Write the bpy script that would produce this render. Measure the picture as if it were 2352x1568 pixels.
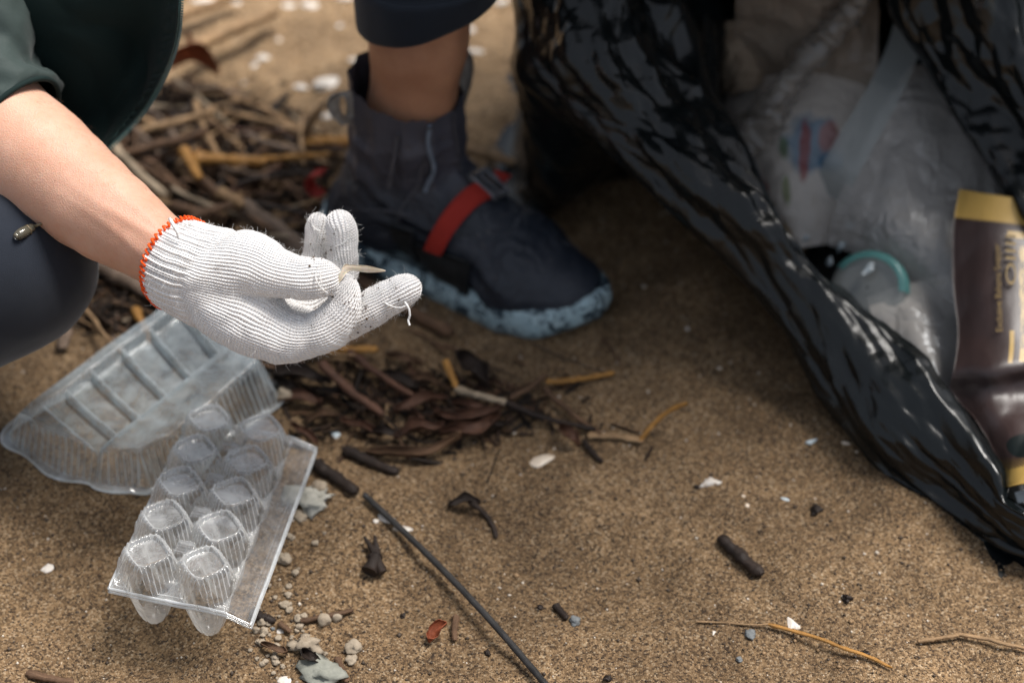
import bpy, math, random
import numpy as np
from mathutils import Vector, Matrix

R = math.radians
SC = bpy.context.scene
COL = SC.collection
for o in list(bpy.data.objects):
    bpy.data.objects.remove(o)

# ------------------------------------------------------------------ camera
CAM_H, PITCH, LENS = 0.99, R(42.0), 60.0
cam_data = bpy.data.cameras.new('camera')
cam_data.lens = LENS
cam_data.sensor_width = 36.0
cam_data.clip_start = 0.05
cam_data.clip_end = 400.0
cam_data.dof.use_dof = True
cam_data.dof.focus_distance = 1.195
cam_data.dof.aperture_fstop = 2.8
cam_data.dof.aperture_blades = 0
cam = bpy.data.objects.new('camera', cam_data)
COL.objects.link(cam)
cam.location = (0, 0, CAM_H)
cam.rotation_euler = (math.pi / 2 - PITCH, 0, 0)
SC.camera = cam

# ------------------------------------------------------------------ world, sun, exposure
SUN_EL, SUN_AZ = R(62.0), R(58.0)      # azimuth from +Y, positive towards +X
world = bpy.data.worlds.new('World')
SC.world = world
world.use_nodes = True
wn = world.node_tree
wn.nodes.clear()
w_out = wn.nodes.new('ShaderNodeOutputWorld')
w_bg = wn.nodes.new('ShaderNodeBackground')
w_sky = wn.nodes.new('ShaderNodeTexSky')
w_sky.sky_type = 'NISHITA'
w_sky.sun_disc = False
w_sky.sun_elevation = SUN_EL
w_sky.sun_rotation = SUN_AZ
w_sky.air_density = 1.0
w_sky.dust_density = 4.0
w_sky.ozone_density = 1.0
w_mix = wn.nodes.new('ShaderNodeMix')
w_mix.data_type = 'RGBA'
w_mix.inputs[0].default_value = 0.62       # an even cloud layer over the blue
w_mix.inputs[7].default_value = (3.9, 4.1, 4.35, 1)
wn.links.new(w_sky.outputs[0], w_mix.inputs[6])
wn.links.new(w_mix.outputs[2], w_bg.inputs[0])
w_bg.inputs[1].default_value = 0.066
wn.links.new(w_bg.outputs[0], w_out.inputs[0])

sun_data = bpy.data.lights.new('sun', 'SUN')
sun_data.energy = 3.4
sun_data.angle = R(27.0)
sun_data.color = (1.0, 0.96, 0.91)
sun = bpy.data.objects.new('sun', sun_data)
COL.objects.link(sun)
sun.location = (0, 0, 6)
_sd = Vector((math.sin(SUN_AZ) * math.cos(SUN_EL), math.cos(SUN_AZ) * math.cos(SUN_EL), math.sin(SUN_EL)))
sun.rotation_euler = (-_sd).to_track_quat('-Z', 'Y').to_euler()

SC.view_settings.view_transform = 'Standard'
SC.view_settings.look = 'None'
SC.view_settings.gamma = 1.0
SC.view_settings.use_curve_mapping = False
SC.view_settings.exposure = 1.12
SC.render.engine = 'CYCLES'
SC.cycles.max_bounces = 6
SC.cycles.diffuse_bounces = 3
SC.cycles.glossy_bounces = 3
SC.cycles.transparent_max_bounces = 16
SC.cycles.caustics_reflective = False
SC.cycles.caustics_refractive = False
SC.cycles.use_adaptive_sampling = True
SC.cycles.adaptive_threshold = 0.015

# ------------------------------------------------------------------ helpers: places
_F = np.array([0, math.cos(PITCH), -math.sin(PITCH)])
_U = np.array([0, math.sin(PITCH), math.cos(PITCH)])
_X = np.array([1.0, 0, 0])
_C = np.array([0, 0, CAM_H])
FPX = 2352 * LENS / 36.0


def ray(px, py):
    return _F + (px - 1176) / FPX * _X + (784 - py) / FPX * _U


def P(px, py, z=0.0):
    """the point at height z that lies on this line of sight"""
    d = ray(px, py)
    return _C + d * ((z - CAM_H) / d[2])


def D(px, py, depth):
    """the point at this distance in front of the camera"""
    return _C + ray(px, py) * depth


def proj(p):
    q = np.asarray(p, float) - _C
    d = q @ _F
    return np.stack([1176 + FPX * (q @ _X) / d, 784 - FPX * (q @ _U) / d], -1)


# ------------------------------------------------------------------ helpers: noise
def _hash(ix, iy, iz, seed):
    n = (ix.astype(np.int64) * 374761393 + iy.astype(np.int64) * 668265263
         + iz.astype(np.int64) * 2147483647 + seed * 1274126177) & 0xFFFFFFFF
    n = ((n ^ (n >> 13)) * 1274126177) & 0xFFFFFFFF
    n = (n ^ (n >> 16)) & 0xFFFFFFFF
    return n / 2147483648.0 - 1.0


def noise(p, seed=0):
    p = np.asarray(p, float)
    if p.shape[-1] == 2:
        p = np.concatenate([p, np.zeros(p.shape[:-1] + (1,))], -1)
    i = np.floor(p).astype(np.int64)
    f = p - i
    w = f * f * f * (f * (f * 6 - 15) + 10)
    out = 0
    for dx in (0, 1):
        wx = w[..., 0] if dx else 1 - w[..., 0]
        for dy in (0, 1):
            wy = w[..., 1] if dy else 1 - w[..., 1]
            for dz in (0, 1):
                wz = w[..., 2] if dz else 1 - w[..., 2]
                out = out + wx * wy * wz * _hash(i[..., 0] + dx, i[..., 1] + dy, i[..., 2] + dz, seed)
    return out


def fbm(p, octaves=3, seed=0):
    p = np.asarray(p, float)
    s, a = 0, 1.0
    for k in range(octaves):
        s = s + a * noise(p * 2 ** k + 7.3 * k, seed + k)
        a *= 0.5
    return s


def facet(q, seed):
    """piecewise flat noise: triangles with straight creases"""
    a = (seed * 2.399) % 6.283
    q = np.stack([q[:, 0] * math.cos(a) - q[:, 1] * math.sin(a), q[:, 0] * math.sin(a) + q[:, 1] * math.cos(a)], -1)
    i = np.floor(q).astype(np.int64)
    f = q - i
    z = np.zeros(len(q), np.int64)
    h = lambda dx, dy: _hash(i[:, 0] + dx, i[:, 1] + dy, z, seed)
    lo = h(0, 0) + f[:, 0] * (h(1, 0) - h(0, 0)) + f[:, 1] * (h(0, 1) - h(0, 0))
    hi = h(1, 1) + (1 - f[:, 0]) * (h(0, 1) - h(1, 1)) + (1 - f[:, 1]) * (h(1, 0) - h(1, 1))
    return np.where(f.sum(1) < 1, lo, hi)


def smooth(x, a, b):
    t = np.clip((x - a) / (b - a), 0, 1)
    return t * t * (3 - 2 * t)


# ------------------------------------------------------------------ helpers: objects
WORLD = {}


def link(o, parent=None, loc=(0, 0, 0)):
    COL.objects.link(o)
    loc = Vector(loc)
    WORLD[o.name] = loc
    if parent is not None:
        o.parent = parent
        o.location = loc - WORLD[parent.name]
    else:
        o.location = loc
    return o


def thing(name, loc, label, category, group=None):
    o = bpy.data.objects.new(name, None)
    o.empty_display_size = 0.02
    link(o, None, loc)
    return tag(o, label, category, group)


def tag(o, label, category, group=None):
    o['label'] = label
    o['category'] = category
    if group:
        o['group'] = group
    return o


def make_mesh(name, V, F, mat, smooth_faces=True, uv=None, attrs=None):
    V = np.asarray(V, np.float32).reshape(-1, 3)
    me = bpy.data.meshes.new(name)
    if isinstance(F, np.ndarray):
        k = F.shape[1]
        me.vertices.add(len(V))
        me.vertices.foreach_set('co', V.ravel())
        me.loops.add(F.size)
        me.loops.foreach_set('vertex_index', F.astype(np.int32).ravel())
        me.polygons.add(len(F))
        me.polygons.foreach_set('loop_start', np.arange(0, F.size, k, dtype=np.int32))
        me.update(calc_edges=True)
    else:
        me.from_pydata(V.tolist(), [], [list(map(int, f)) for f in F])
    if smooth_faces:
        me.polygons.foreach_set('use_smooth', np.ones(len(me.polygons), bool))
    if uv is not None:
        uv = np.asarray(uv, np.float32)
        lay = me.uv_layers.new(name='UVMap')
        li = np.empty(len(me.loops), np.int32)
        me.loops.foreach_get('vertex_index', li)
        lay.data.foreach_set('uv', uv[li].ravel())
    for k, v in (attrs or {}).items():
        v = np.asarray(v, np.float32)
        if v.ndim == 1:
            a = me.attributes.new(k, 'FLOAT', 'POINT')
            a.data.foreach_set('value', v)
        else:
            a = me.attributes.new(k, 'FLOAT_COLOR', 'POINT')
            if v.shape[1] == 3:
                v = np.concatenate([v, np.ones((len(v), 1), np.float32)], 1)
            a.data.foreach_set('color', v.ravel())
    me.materials.append(mat)
    me.validate()
    me.update()
    return me


def obj(name, V, F, mat, parent=None, smooth_faces=True, uv=None, attrs=None, origin=None):
    V = np.asarray(V, float).reshape(-1, 3)
    if origin is None:
        lo, hi = V.min(0), V.max(0)
        origin = np.array([(lo[0] + hi[0]) / 2, (lo[1] + hi[1]) / 2, lo[2]])
    me = make_mesh(name, V - np.asarray(origin), F, mat, smooth_faces, uv, attrs)
    return link(bpy.data.objects.new(name, me), parent, origin)


# ------------------------------------------------------------------ helpers: shapes
def grid_faces(n, m, close_u=False, close_v=False):
    """n rows by m columns of vertices, row major"""
    i = np.arange(n if close_u else n - 1)
    j = np.arange(m if close_v else m - 1)
    I, J = np.meshgrid(i, j, indexing='ij')
    I2, J2 = (I + 1) % n, (J + 1) % m
    return np.stack([I * m + J, I2 * m + J, I2 * m + J2, I * m + J2], -1).reshape(-1, 4)


def join(parts):
    Vs, Fs, n = [], [], 0
    for V, F in parts:
        V = np.asarray(V, float).reshape(-1, 3)
        Vs.append(V)
        Fs += [[int(a) + n for a in f] for f in F]
        n += len(V)
    return np.concatenate(Vs), Fs


def catmull(pts, n):
    """n samples through control points (any dimension)"""
    pts = np.asarray(pts, float)
    if len(pts) == 2:
        t = np.linspace(0, 1, n)[:, None]
        return pts[0] * (1 - t) + pts[1] * t
    ext = np.concatenate([[2 * pts[0] - pts[1]], pts, [2 * pts[-1] - pts[-2]]])
    s = np.linspace(0, len(pts) - 1, n)
    i = np.minimum(s.astype(int), len(pts) - 2)
    t = (s - i)[:, None]
    p0, p1, p2, p3 = ext[i], ext[i + 1], ext[i + 2], ext[i + 3]
    return 0.5 * ((2 * p1) + (-p0 + p2) * t + (2 * p0 - 5 * p1 + 4 * p2 - p3) * t ** 2
                  + (-p0 + 3 * p1 - 3 * p2 + p3) * t ** 3)


def catmull_at(pts, s):
    pts = np.asarray(pts, float)
    ext = np.concatenate([[2 * pts[0] - pts[1]], pts, [2 * pts[-1] - pts[-2]]])
    i = np.minimum(s.astype(int), len(pts) - 2)
    t = (s - i)[:, None]
    p0, p1, p2, p3 = ext[i], ext[i + 1], ext[i + 2], ext[i + 3]
    return 0.5 * ((2 * p1) + (-p0 + p2) * t + (2 * p0 - 5 * p1 + 4 * p2 - p3) * t ** 2
                  + (-p0 + 3 * p1 - 3 * p2 + p3) * t ** 3)


def frames(path):
    path = np.asarray(path, float)
    T = np.gradient(path, axis=0)
    T /= np.linalg.norm(T, axis=1, keepdims=True) + 1e-12
    N = np.zeros_like(T)
    ref = np.array([0, 0, 1.0]) if abs(T[0, 2]) < 0.9 else np.array([1.0, 0, 0])
    n = ref - T[0] * (ref @ T[0])
    for i in range(len(T)):
        n = n - T[i] * (n @ T[i])
        n /= np.linalg.norm(n) + 1e-12
        N[i] = n
    return T, N, np.cross(T, N)


def tube(path, rad, sides=8, cap=True, flat=1.0, rough=0.0, seed=0):
    """swept tube; flat < 1 squashes it in its first normal"""
    path = np.asarray(path, float)
    rad = np.broadcast_to(np.asarray(rad, float), (len(path),))
    T, N, B = frames(path)
    a = np.arange(sides) / sides * 2 * math.pi
    ring = N[:, None] * (np.cos(a) * flat)[None, :, None] + B[:, None] * np.sin(a)[None, :, None]
    rr = rad[:, None, None]
    if rough:
        q = np.stack(np.meshgrid(np.arange(len(path)) * 0.9, np.arange(sides) * 0.9, indexing='ij'), -1)
        rr = rr * (1 + rough * noise(q, seed))[..., None]
    V = (path[:, None] + ring * rr).reshape(-1, 3)
    F = grid_faces(len(path), sides, close_v=True)[:, ::-1].tolist()
    if cap:
        F.append(list(range(sides)))
        F.append(list(range((len(path) - 1) * sides, len(path) * sides))[::-1])
    return V, F


def box(c, s, rot=None):
    c = np.asarray(c, float)
    h = np.asarray(s, float) / 2
    V = np.array([[x, y, z] for x in (-1, 1) for y in (-1, 1) for z in (-1, 1)]) * h
    if rot is not None:
        V = V @ np.asarray(rot).T
    return V + c, [[0, 1, 3, 2], [4, 6, 7, 5], [0, 4, 5, 1], [2, 3, 7, 6], [0, 2, 6, 4], [1, 5, 7, 3]]


def vnormals(V, F):
    n = np.zeros_like(V)
    a, b, c, d = (V[F[:, k]] for k in range(4))
    fn = np.cross(c - a, d - b)
    for k in range(4):
        for ax in range(3):
            n[:, ax] += np.bincount(F[:, k], fn[:, ax], len(V))
    return n / (np.linalg.norm(n, axis=1, keepdims=True) + 1e-15)


def laplace(V, F, amount=0.5):
    s = np.zeros_like(V)
    cnt = np.zeros(len(V))
    for k in range(4):
        for kk in (F[:, (k + 1) % 4], F[:, (k + 3) % 4]):
            cnt += np.bincount(F[:, k], minlength=len(V))
            for ax in range(3):
                s[:, ax] += np.bincount(F[:, k], V[kk, ax], len(V))
    return V * (1 - amount) + amount * s / np.maximum(cnt, 1)[:, None]


def subdivide(V, F):
    e = np.sort(np.stack([F, np.roll(F, -1, 1)], -1).reshape(-1, 2), 1)
    key = e[:, 0].astype(np.int64) * len(V) + e[:, 1]
    uq, first, inv = np.unique(key, return_index=True, return_inverse=True)
    mid = (V[e[first, 0]] + V[e[first, 1]]) / 2
    cen = V[F].mean(1)
    n0, n1 = len(V), len(V) + len(mid)
    E = inv.reshape(-1, 4) + n0
    Cc = np.arange(len(F)) + n1
    Q = np.concatenate([np.stack([F[:, k], E[:, k], Cc, E[:, (k + 3) % 4]], 1) for k in range(4)])
    return np.concatenate([V, mid, cen]), Q


def cone_sdf(p, a, b, ra, rb):
    a = np.asarray(a, float)
    ba = np.asarray(b, float) - a
    t = np.clip(((p - a) @ ba) / (ba @ ba), 0, 1)
    q = p - a - t[:, None] * ba
    return np.sqrt((q * q).sum(1)) - (ra + (rb - ra) * t)


def smin(a, b, k):
    h = np.maximum(k - np.abs(a - b), 0) / k
    return np.minimum(a, b) - h * h * k * 0.25


def chain_sdf(p, pts, rad, k):
    d = None
    for i in range(len(pts) - 1):
        c = cone_sdf(p, pts[i], pts[i + 1], rad[i], rad[i + 1])
        d = c if d is None else smin(d, c, k)
    return d


def sdf_project(f, V, it=1, eps=2e-4):
    for _ in range(it):
        d = f(V)
        g = np.stack([f(V + np.eye(3)[k] * eps) - d for k in range(3)], 1) / eps
        V = V - g * (d / np.maximum((g * g).sum(1), 0.2))[:, None]
    return V


def sdf_mesh(f, lo, hi, h, relax=3):
    lo = np.asarray(lo, float)
    n = np.ceil((np.asarray(hi) - lo) / h).astype(int) + 1
    ax = [lo[k] + np.arange(n[k]) * h for k in range(3)]
    G = np.stack(np.meshgrid(*ax, indexing='ij'), -1).reshape(-1, 3)
    S = np.empty(len(G), bool)
    for s in range(0, len(G), 200000):
        S[s:s + 200000] = f(G[s:s + 200000]) < 0
    S = S.reshape(n)
    c = sum(S[i:n[0] - 1 + i, j:n[1] - 1 + j, k:n[2] - 1 + k].astype(np.int8)
            for i in (0, 1) for j in (0, 1) for k in (0, 1))
    act = (c > 0) & (c < 8)
    idx = -np.ones(act.shape, np.int64)
    idx[act] = np.arange(act.sum())
    V = lo + (np.argwhere(act) + 0.5) * h
    quads = []
    for axis in range(3):
        St = np.moveaxis(S, axis, 0)
        It = np.moveaxis(idx, axis, 0)
        e = St[:-1, 1:-1, 1:-1] != St[1:, 1:-1, 1:-1]
        i, j, k = np.nonzero(e)
        q = np.stack([It[i, j, k], It[i, j + 1, k], It[i, j + 1, k + 1], It[i, j, k + 1]], 1)
        flip = St[:-1, 1:-1, 1:-1][e] == (axis == 1)
        q[flip] = q[flip][:, ::-1]
        quads.append(q)
    F = np.concatenate(quads)
    F = F[(F >= 0).all(1)]
    V = sdf_project(f, V, 2)
    for _ in range(relax):
        V = laplace(V, F, 0.6)
        V = sdf_project(f, V, 1)
    return V, F


# ------------------------------------------------------------------ helpers: materials
class NT:
    def __init__(self, name):
        self.m = bpy.data.materials.new(name)
        self.m.use_nodes = True
        self.t = self.m.node_tree
        self.t.nodes.clear()
        self.out = self.t.nodes.new('ShaderNodeOutputMaterial')

    def n(self, typ, **kw):
        nd = self.t.nodes.new('ShaderNode' + typ)
        ins = kw.pop('ins', {})
        for k, v in kw.items():
            setattr(nd, k, v)
        for k, v in ins.items():
            if isinstance(v, bpy.types.NodeSocket):
                self.t.links.new(v, nd.inputs[k])
            else:
                nd.inputs[k].default_value = v
        return nd

    def mix(self, fac, a, b, blend='MIX'):
        nd = self.n('Mix', data_type='RGBA', blend_type=blend)
        for k, v in ((0, fac), (6, a), (7, b)):
            if isinstance(v, bpy.types.NodeSocket):
                self.t.links.new(v, nd.inputs[k])
            else:
                nd.inputs[k].default_value = v if k == 0 else (tuple(v) + (1,))[:4]
        return nd.outputs[2]

    def math(self, op, a, b=0.0, c=0.0, clamp=False):
        nd = self.n('Math', operation=op, use_clamp=clamp)
        for k, v in enumerate((a, b, c)):
            if isinstance(v, bpy.types.NodeSocket):
                self.t.links.new(v, nd.inputs[k])
            else:
                nd.inputs[k].default_value = v
        return nd.outputs[0]

    def ramp(self, fac, stops, interp='LINEAR'):
        nd = self.n('ValToRGB', ins={0: fac})
        cr = nd.color_ramp
        cr.interpolation = interp
        while len(cr.elements) < len(stops):
            cr.elements.new(0.5)
        for e, (p, c) in zip(cr.elements, stops):
            e.position = p
            e.color = (tuple(c) + (1,))[:4] if not isinstance(c, (int, float)) else (c, c, c, 1)
        return nd.outputs[0]

    def coord(self, which='Object', scale=None):
        o = self.n('TexCoord').outputs[which]
        if scale is not None:
            s = scale if isinstance(scale, (tuple, list)) else (scale,) * 3
            o = self.n('Mapping', ins={0: o, 3: s}).outputs[0]
        return o

    def noise(self, vec, scale, detail=4.0, rough=0.55, dist=0.0):
        return self.n('TexNoise', ins={'Vector': vec, 'Scale': scale, 'Detail': detail,
                                       'Roughness': rough, 'Distortion': dist}).outputs[0]

    def bump(self, height, strength=0.5, dist=0.001, normal=None):
        ins = {'Strength': strength, 'Distance': dist, 'Height': height}
        nd = self.n('Bump', ins=ins)
        if normal is not None:
            self.t.links.new(normal, nd.inputs['Normal'])
        return nd.outputs[0]

    def principled(self, **kw):
        nd = self.n('BsdfPrincipled')
        for k, v in kw.items():
            k = k.replace('_', ' ')
            if isinstance(v, bpy.types.NodeSocket):
                self.t.links.new(v, nd.inputs[k])
            elif isinstance(v, tuple):
                nd.inputs[k].default_value = (v + (1,))[:4] if len(v) == 3 and nd.inputs[k].type == 'RGBA' else v
            else:
                nd.inputs[k].default_value = v
        return nd.outputs[0]

    def done(self, shader):
        self.t.links.new(shader, self.out.inputs[0])
        return self.m


def mottled(name, c1, c2, scale=30, rough=0.7, bump=0.3, dist=0.001, spec=0.3, sub=0.0, aniso=None):
    m = NT(name)
    vec = m.coord('Object', aniso)
    f = m.noise(vec, scale, 6, 0.6)
    col = m.mix(m.ramp(f, [(0.3, 0.0), (0.7, 1.0)]), c1, c2)
    nb = m.bump(m.noise(vec, scale * 3, 5, 0.65), bump, dist)
    return m.done(m.principled(Base_Color=col, Roughness=rough, Normal=nb, Specular_IOR_Level=spec,
                               Subsurface_Weight=sub, Subsurface_Radius=(0.004, 0.002, 0.001)))

# ================================================================== the beach
def ground_z(x, y):
    p = np.stack([np.asarray(x, float), np.asarray(y, float)], -1)
    near = 1.0 / (1.0 + ((p[..., 0] ** 2 + (p[..., 1] - 1.1) ** 2) / 16.0) ** 2)
    z = 0.009 * fbm(p * 4.0, 2, 11) + 0.0052 * fbm(p * 13.0, 3, 5) * near
    z = z + 0.35 * fbm(p * 0.06, 2, 3) * (1 - near)
    # small trodden dents near the front
    for (cx, cy, r, h) in DENTS:
        d2 = (p[..., 0] - cx) ** 2 + (p[..., 1] - cy) ** 2
        z = z - h * np.exp(-d2 / (r * r))
    return z


DENTS = []
for (px, py, r, h) in [(90, 1545, .02, .008), (150, 1560, .018, .007), (2240, 1548, .015, .006), (1850, 1530, .03, .005),
                       (1080, 1140, .02, .008), (1050, 1165, .012, .006), (1400, 1300, .06, .006), (330, 1480, .03, .006),
                       (950, 1330, .05, .005), (1650, 1545, .02, .006), (1590, 1560, .012, .005), (60, 1400, .05, .006)]:
    q = P(px, py)
    DENTS.append((q[0], q[1], r, h))
_rd = random.Random(5)
for _ in range(46):
    DENTS.append((_rd.uniform(-.45, .5), _rd.uniform(.62, 1.3), _rd.uniform(.008, .035), _rd.uniform(-.004, .007)))


def ground_axis(lo, hi, step, far):
    mid = np.arange(lo, hi, step)
    k = np.geomspace(step * 2, far, 26)
    return np.concatenate([(lo - k)[::-1], mid, hi + k])


def build_ground():
    m = NT('damp beach sand')
    vec = m.coord('Object')
    wob = m.noise(vec, 90, 2, 0.5)
    vor = m.n('TexVoronoi', ins={'Vector': vec, 'Scale': 760.0, 'Randomness': 1.0})
    sep = m.n('SeparateColor', ins={0: vor.outputs['Color']})
    grain = m.ramp(sep.outputs[0], [(0.0, (0.045, 0.030, 0.020)), (0.16, (0.105, 0.066, 0.036)),
                                    (0.40, (0.195, 0.122, 0.062)), (0.68, (0.275, 0.178, 0.094)),
                                    (0.88, (0.35, 0.24, 0.138)), (1.0, (0.43, 0.33, 0.22))])
    vor2 = m.n('TexVoronoi', ins={'Vector': vec, 'Scale': 420.0, 'Randomness': 1.0})
    sep2 = m.n('SeparateColor', ins={0: vor2.outputs['Color']})
    dark = m.ramp(sep2.outputs[1], [(0.0, 0.60), (0.25, 0.95), (0.75, 1.0), (1.0, 1.15)])
    col = m.mix(1.0, grain, dark, 'MULTIPLY')
    big = m.noise(vec, 6.5, 6, 0.65, 0.6)
    damp = m.ramp(big, [(0.30, (0.54, 0.53, 0.52)), (0.66, (1.06, 1.06, 1.06))])
    col = m.mix(1.0, col, damp, 'MULTIPLY')
    mid = m.ramp(m.noise(vec, 34, 5, 0.7, 0.5), [(0.30, (0.70, 0.68, 0.66)), (0.62, (1.10, 1.09, 1.07))])
    col = m.mix(1.0, col, mid, 'MULTIPLY')
    # paler sand further up the beach: open-sky brightness painted into the colour
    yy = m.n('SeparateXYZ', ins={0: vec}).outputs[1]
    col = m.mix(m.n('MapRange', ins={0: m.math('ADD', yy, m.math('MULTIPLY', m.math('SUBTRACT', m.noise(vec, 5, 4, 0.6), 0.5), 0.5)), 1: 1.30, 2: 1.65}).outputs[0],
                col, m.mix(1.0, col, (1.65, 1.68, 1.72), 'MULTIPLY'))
    h1 = m.math('MULTIPLY', vor.outputs['Distance'], -1.0)
    hsum = m.math('ADD', m.math('MULTIPLY', h1, 0.9), m.math('MULTIPLY', m.noise(vec, 160, 4, 0.7), 1.6))
    nb = m.bump(hsum, 0.75, 0.0014)
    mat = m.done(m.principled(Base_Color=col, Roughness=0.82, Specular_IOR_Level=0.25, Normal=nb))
    xs = ground_axis(-1.3, 1.5, 0.01, 90.0)
    ys = ground_axis(0.45, 2.6, 0.01, 90.0)
    X, Y = np.meshgrid(xs, ys, indexing='ij')
    V = np.stack([X, Y, ground_z(X, Y)], -1).reshape(-1, 3)
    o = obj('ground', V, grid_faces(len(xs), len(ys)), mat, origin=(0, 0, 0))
    o['kind'] = 'structure'
    o['label'] = 'damp brown coarse beach sand'
    return o


build_ground()


def on_ground(px, py, lift=0.0):
    """world point where this line of sight meets the sand"""
    q = P(px, py, 0.0)
    for _ in range(3):
        q = P(px, py, float(ground_z(q[0], q[1])))
    q[2] += lift
    return q

# ================================================================== the crouching person: arm, glove, jacket, knee
HD = 1.20                                    # distance of the gloved hand


def hp(px, py, dcm=0.0):
    return D(px, py, HD + dcm * 0.01)


def pr(rpx, dcm=0.0):
    return rpx / FPX * (HD + dcm * 0.01)


def hchain(ctrl, n):
    c = catmull(np.array([list(hp(a, b, d)) + [pr(r, d)] for a, b, d, r in ctrl]), n)
    return c[:, :3], c[:, 3]


CH = {
    'thumb': hchain([(318, 550, 0.8, 90), (410, 598, 0.6, 92), (505, 612, 0.2, 82), (572, 606, -0.3, 74),
                     (630, 626, -0.8, 56), (690, 637, -1.1, 47), (735, 640, -1.1, 45), (752, 641, -1.0, 32)], 15),
    'index': hchain([(318, 552, 0.9, 90), (425, 625, 1.0, 90), (510, 690, 1.0, 80), (575, 735, 1.0, 76),
                     (640, 769, 0.9, 63), (705, 774, 0.6, 47), (754, 754, 0.2, 46), (784, 717, -0.2, 39),
                     (792, 680, -0.5, 33), (794, 655, -0.6, 28)], 19),
    'middle': hchain([(440, 650, 2.2, 74), (560, 720, 2.8, 66), (655, 755, 2.9, 58), (735, 762, 2.6, 47),
                      (810, 730, 2.2, 44), (870, 698, 1.7, 41), (925, 668, 1.2, 35), (936, 662, 1.1, 31)], 14),
    'ring': hchain([(440, 630, 3.0, 66), (560, 690, 4.6, 54), (680, 705, 5.4, 46), (755, 680, 5.6, 38),
                    (788, 630, 5.2, 35), (788, 570, 4.4, 33), (784, 530, 3.8, 33), (780, 512, 3.5, 29)], 13),
    'pinky': hchain([(440, 620, 3.4, 58), (560, 665, 5.8, 46), (650, 670, 7.0, 40), (706, 635, 7.2, 32),
                     (722, 585, 6.6, 29), (724, 545, 6.0, 27), (729, 513, 5.5, 23)], 12),
}


def glove_sdf(p):
    palm = None
    for k, cut in (('thumb', 5), ('index', 8), ('middle', 5), ('ring', 5), ('pinky', 5)):
        c, r = CH[k]
        d = chain_sdf(p, c[:cut:2], r[:cut:2], 0.004)
        palm = d if palm is None else smin(palm, d, 0.012)
    # web between the thumb root and the index root
    web = cone_sdf(p, hp(520, 640, 1.2), hp(600, 680, 1.6), pr(70), pr(44))
    palm = smin(palm, web, 0.010)
    out = None
    for k in CH:
        c, r = CH[k]
        st = 3
        d = smin(palm, chain_sdf(p, c[st:], r[st:], 0.003), 0.006)
        out = d if out is None else np.minimum(out, d)
    # open cut at the cuff
    return out


WR0 = hp(403, 594, 0.7)                       # cuff plane
WRN = 0.89 * _X - 0.46 * _U - 0.46 * _F
WRN /= np.linalg.norm(WRN)

WALE, COURSE = 0.00200, 0.0020


def chain_dir(V):
    """direction of the wales: along the nearest fingers, softly blended"""
    ds, Ts = [], []
    al = (V - WR0) @ WRN
    for k in CH:
        c, r = CH[k]
        T, _, _ = frames(c)
        best = np.full(len(V), 1e9)
        Tb = np.zeros((len(V), 3))
        for i in range(len(c) - 1):
            ba = c[i + 1] - c[i]
            t = np.clip(((V - c[i]) @ ba) / (ba @ ba), 0, 1)
            q = V - c[i] - t[:, None] * ba
            dist = np.sqrt((q * q).sum(1)) - (r[i] + (r[i + 1] - r[i]) * t)
            m = dist < best
            best = np.where(m, dist, best)
            Tb = np.where(m[:, None], T[i] * (1 - t[:, None]) + T[i + 1] * t[:, None], Tb)
        if k in ('middle', 'ring', 'pinky'):
            best = best + 0.012 * (1 - smooth(al, 0.075, 0.10))
        ds.append(best)
        Ts.append(Tb)
    ds = np.array(ds)
    w = np.exp(-np.clip((ds - ds.min(0)) / 0.0015, 0, 50))
    d = (w[..., None] * np.array(Ts)).sum(0)
    return d / np.linalg.norm(d, axis=1, keepdims=True)


def glove_uv(V, F):
    """wale / course coordinates: the fields whose gradients best follow the wales"""
    N = vnormals(V, F)
    d = chain_dir(V)
    for _ in range(6):
        d = laplace(d, F, 0.6)
    d = d - N * (d * N).sum(1)[:, None]
    d /= np.linalg.norm(d, axis=1, keepdims=True) + 1e-9
    side = np.cross(d, N)
    e = np.unique(np.sort(np.concatenate([F[:, [0, 1]], F[:, [1, 2]], F[:, [2, 3]], F[:, [3, 0]]]), 1), axis=0)
    i, j = e[:, 0], e[:, 1]
    toc = _C - V
    toc /= np.linalg.norm(toc, axis=1, keepdims=True)
    face = (N * toc).sum(1)
    wt = 0.01 + smooth(np.minimum(face[i], face[j]), -0.35, 0.0)
    dv = V[j] - V[i]
    n = len(V)
    res = []
    for field, pitch in ((side, WALE), (d, COURSE)):
        g = ((field[i] + field[j]) / 2 * dv).sum(1) / pitch
        rhs = np.bincount(j, wt * g, n) - np.bincount(i, wt * g, n)
        diag = np.bincount(i, wt, n) + np.bincount(j, wt, n)

        def A(x):
            f_ = wt * (x[j] - x[i])
            return np.bincount(j, f_, n) - np.bincount(i, f_, n) + 1e-7 * x
        x = np.zeros(n)
        r_ = rhs - A(x)
        z = r_ / diag
        p_ = z.copy()
        rz = r_ @ z
        for _ in range(700):
            Ap = A(p_)
            al_ = rz / (p_ @ Ap)
            x += al_ * p_
            r_ -= al_ * Ap
            z = r_ / diag
            rz2 = r_ @ z
            if rz2 < 1e-9:
                break
            p_ = z + rz2 / rz * p_
            rz = rz2
        res.append(x)
    return np.stack(res, -1)


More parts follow.
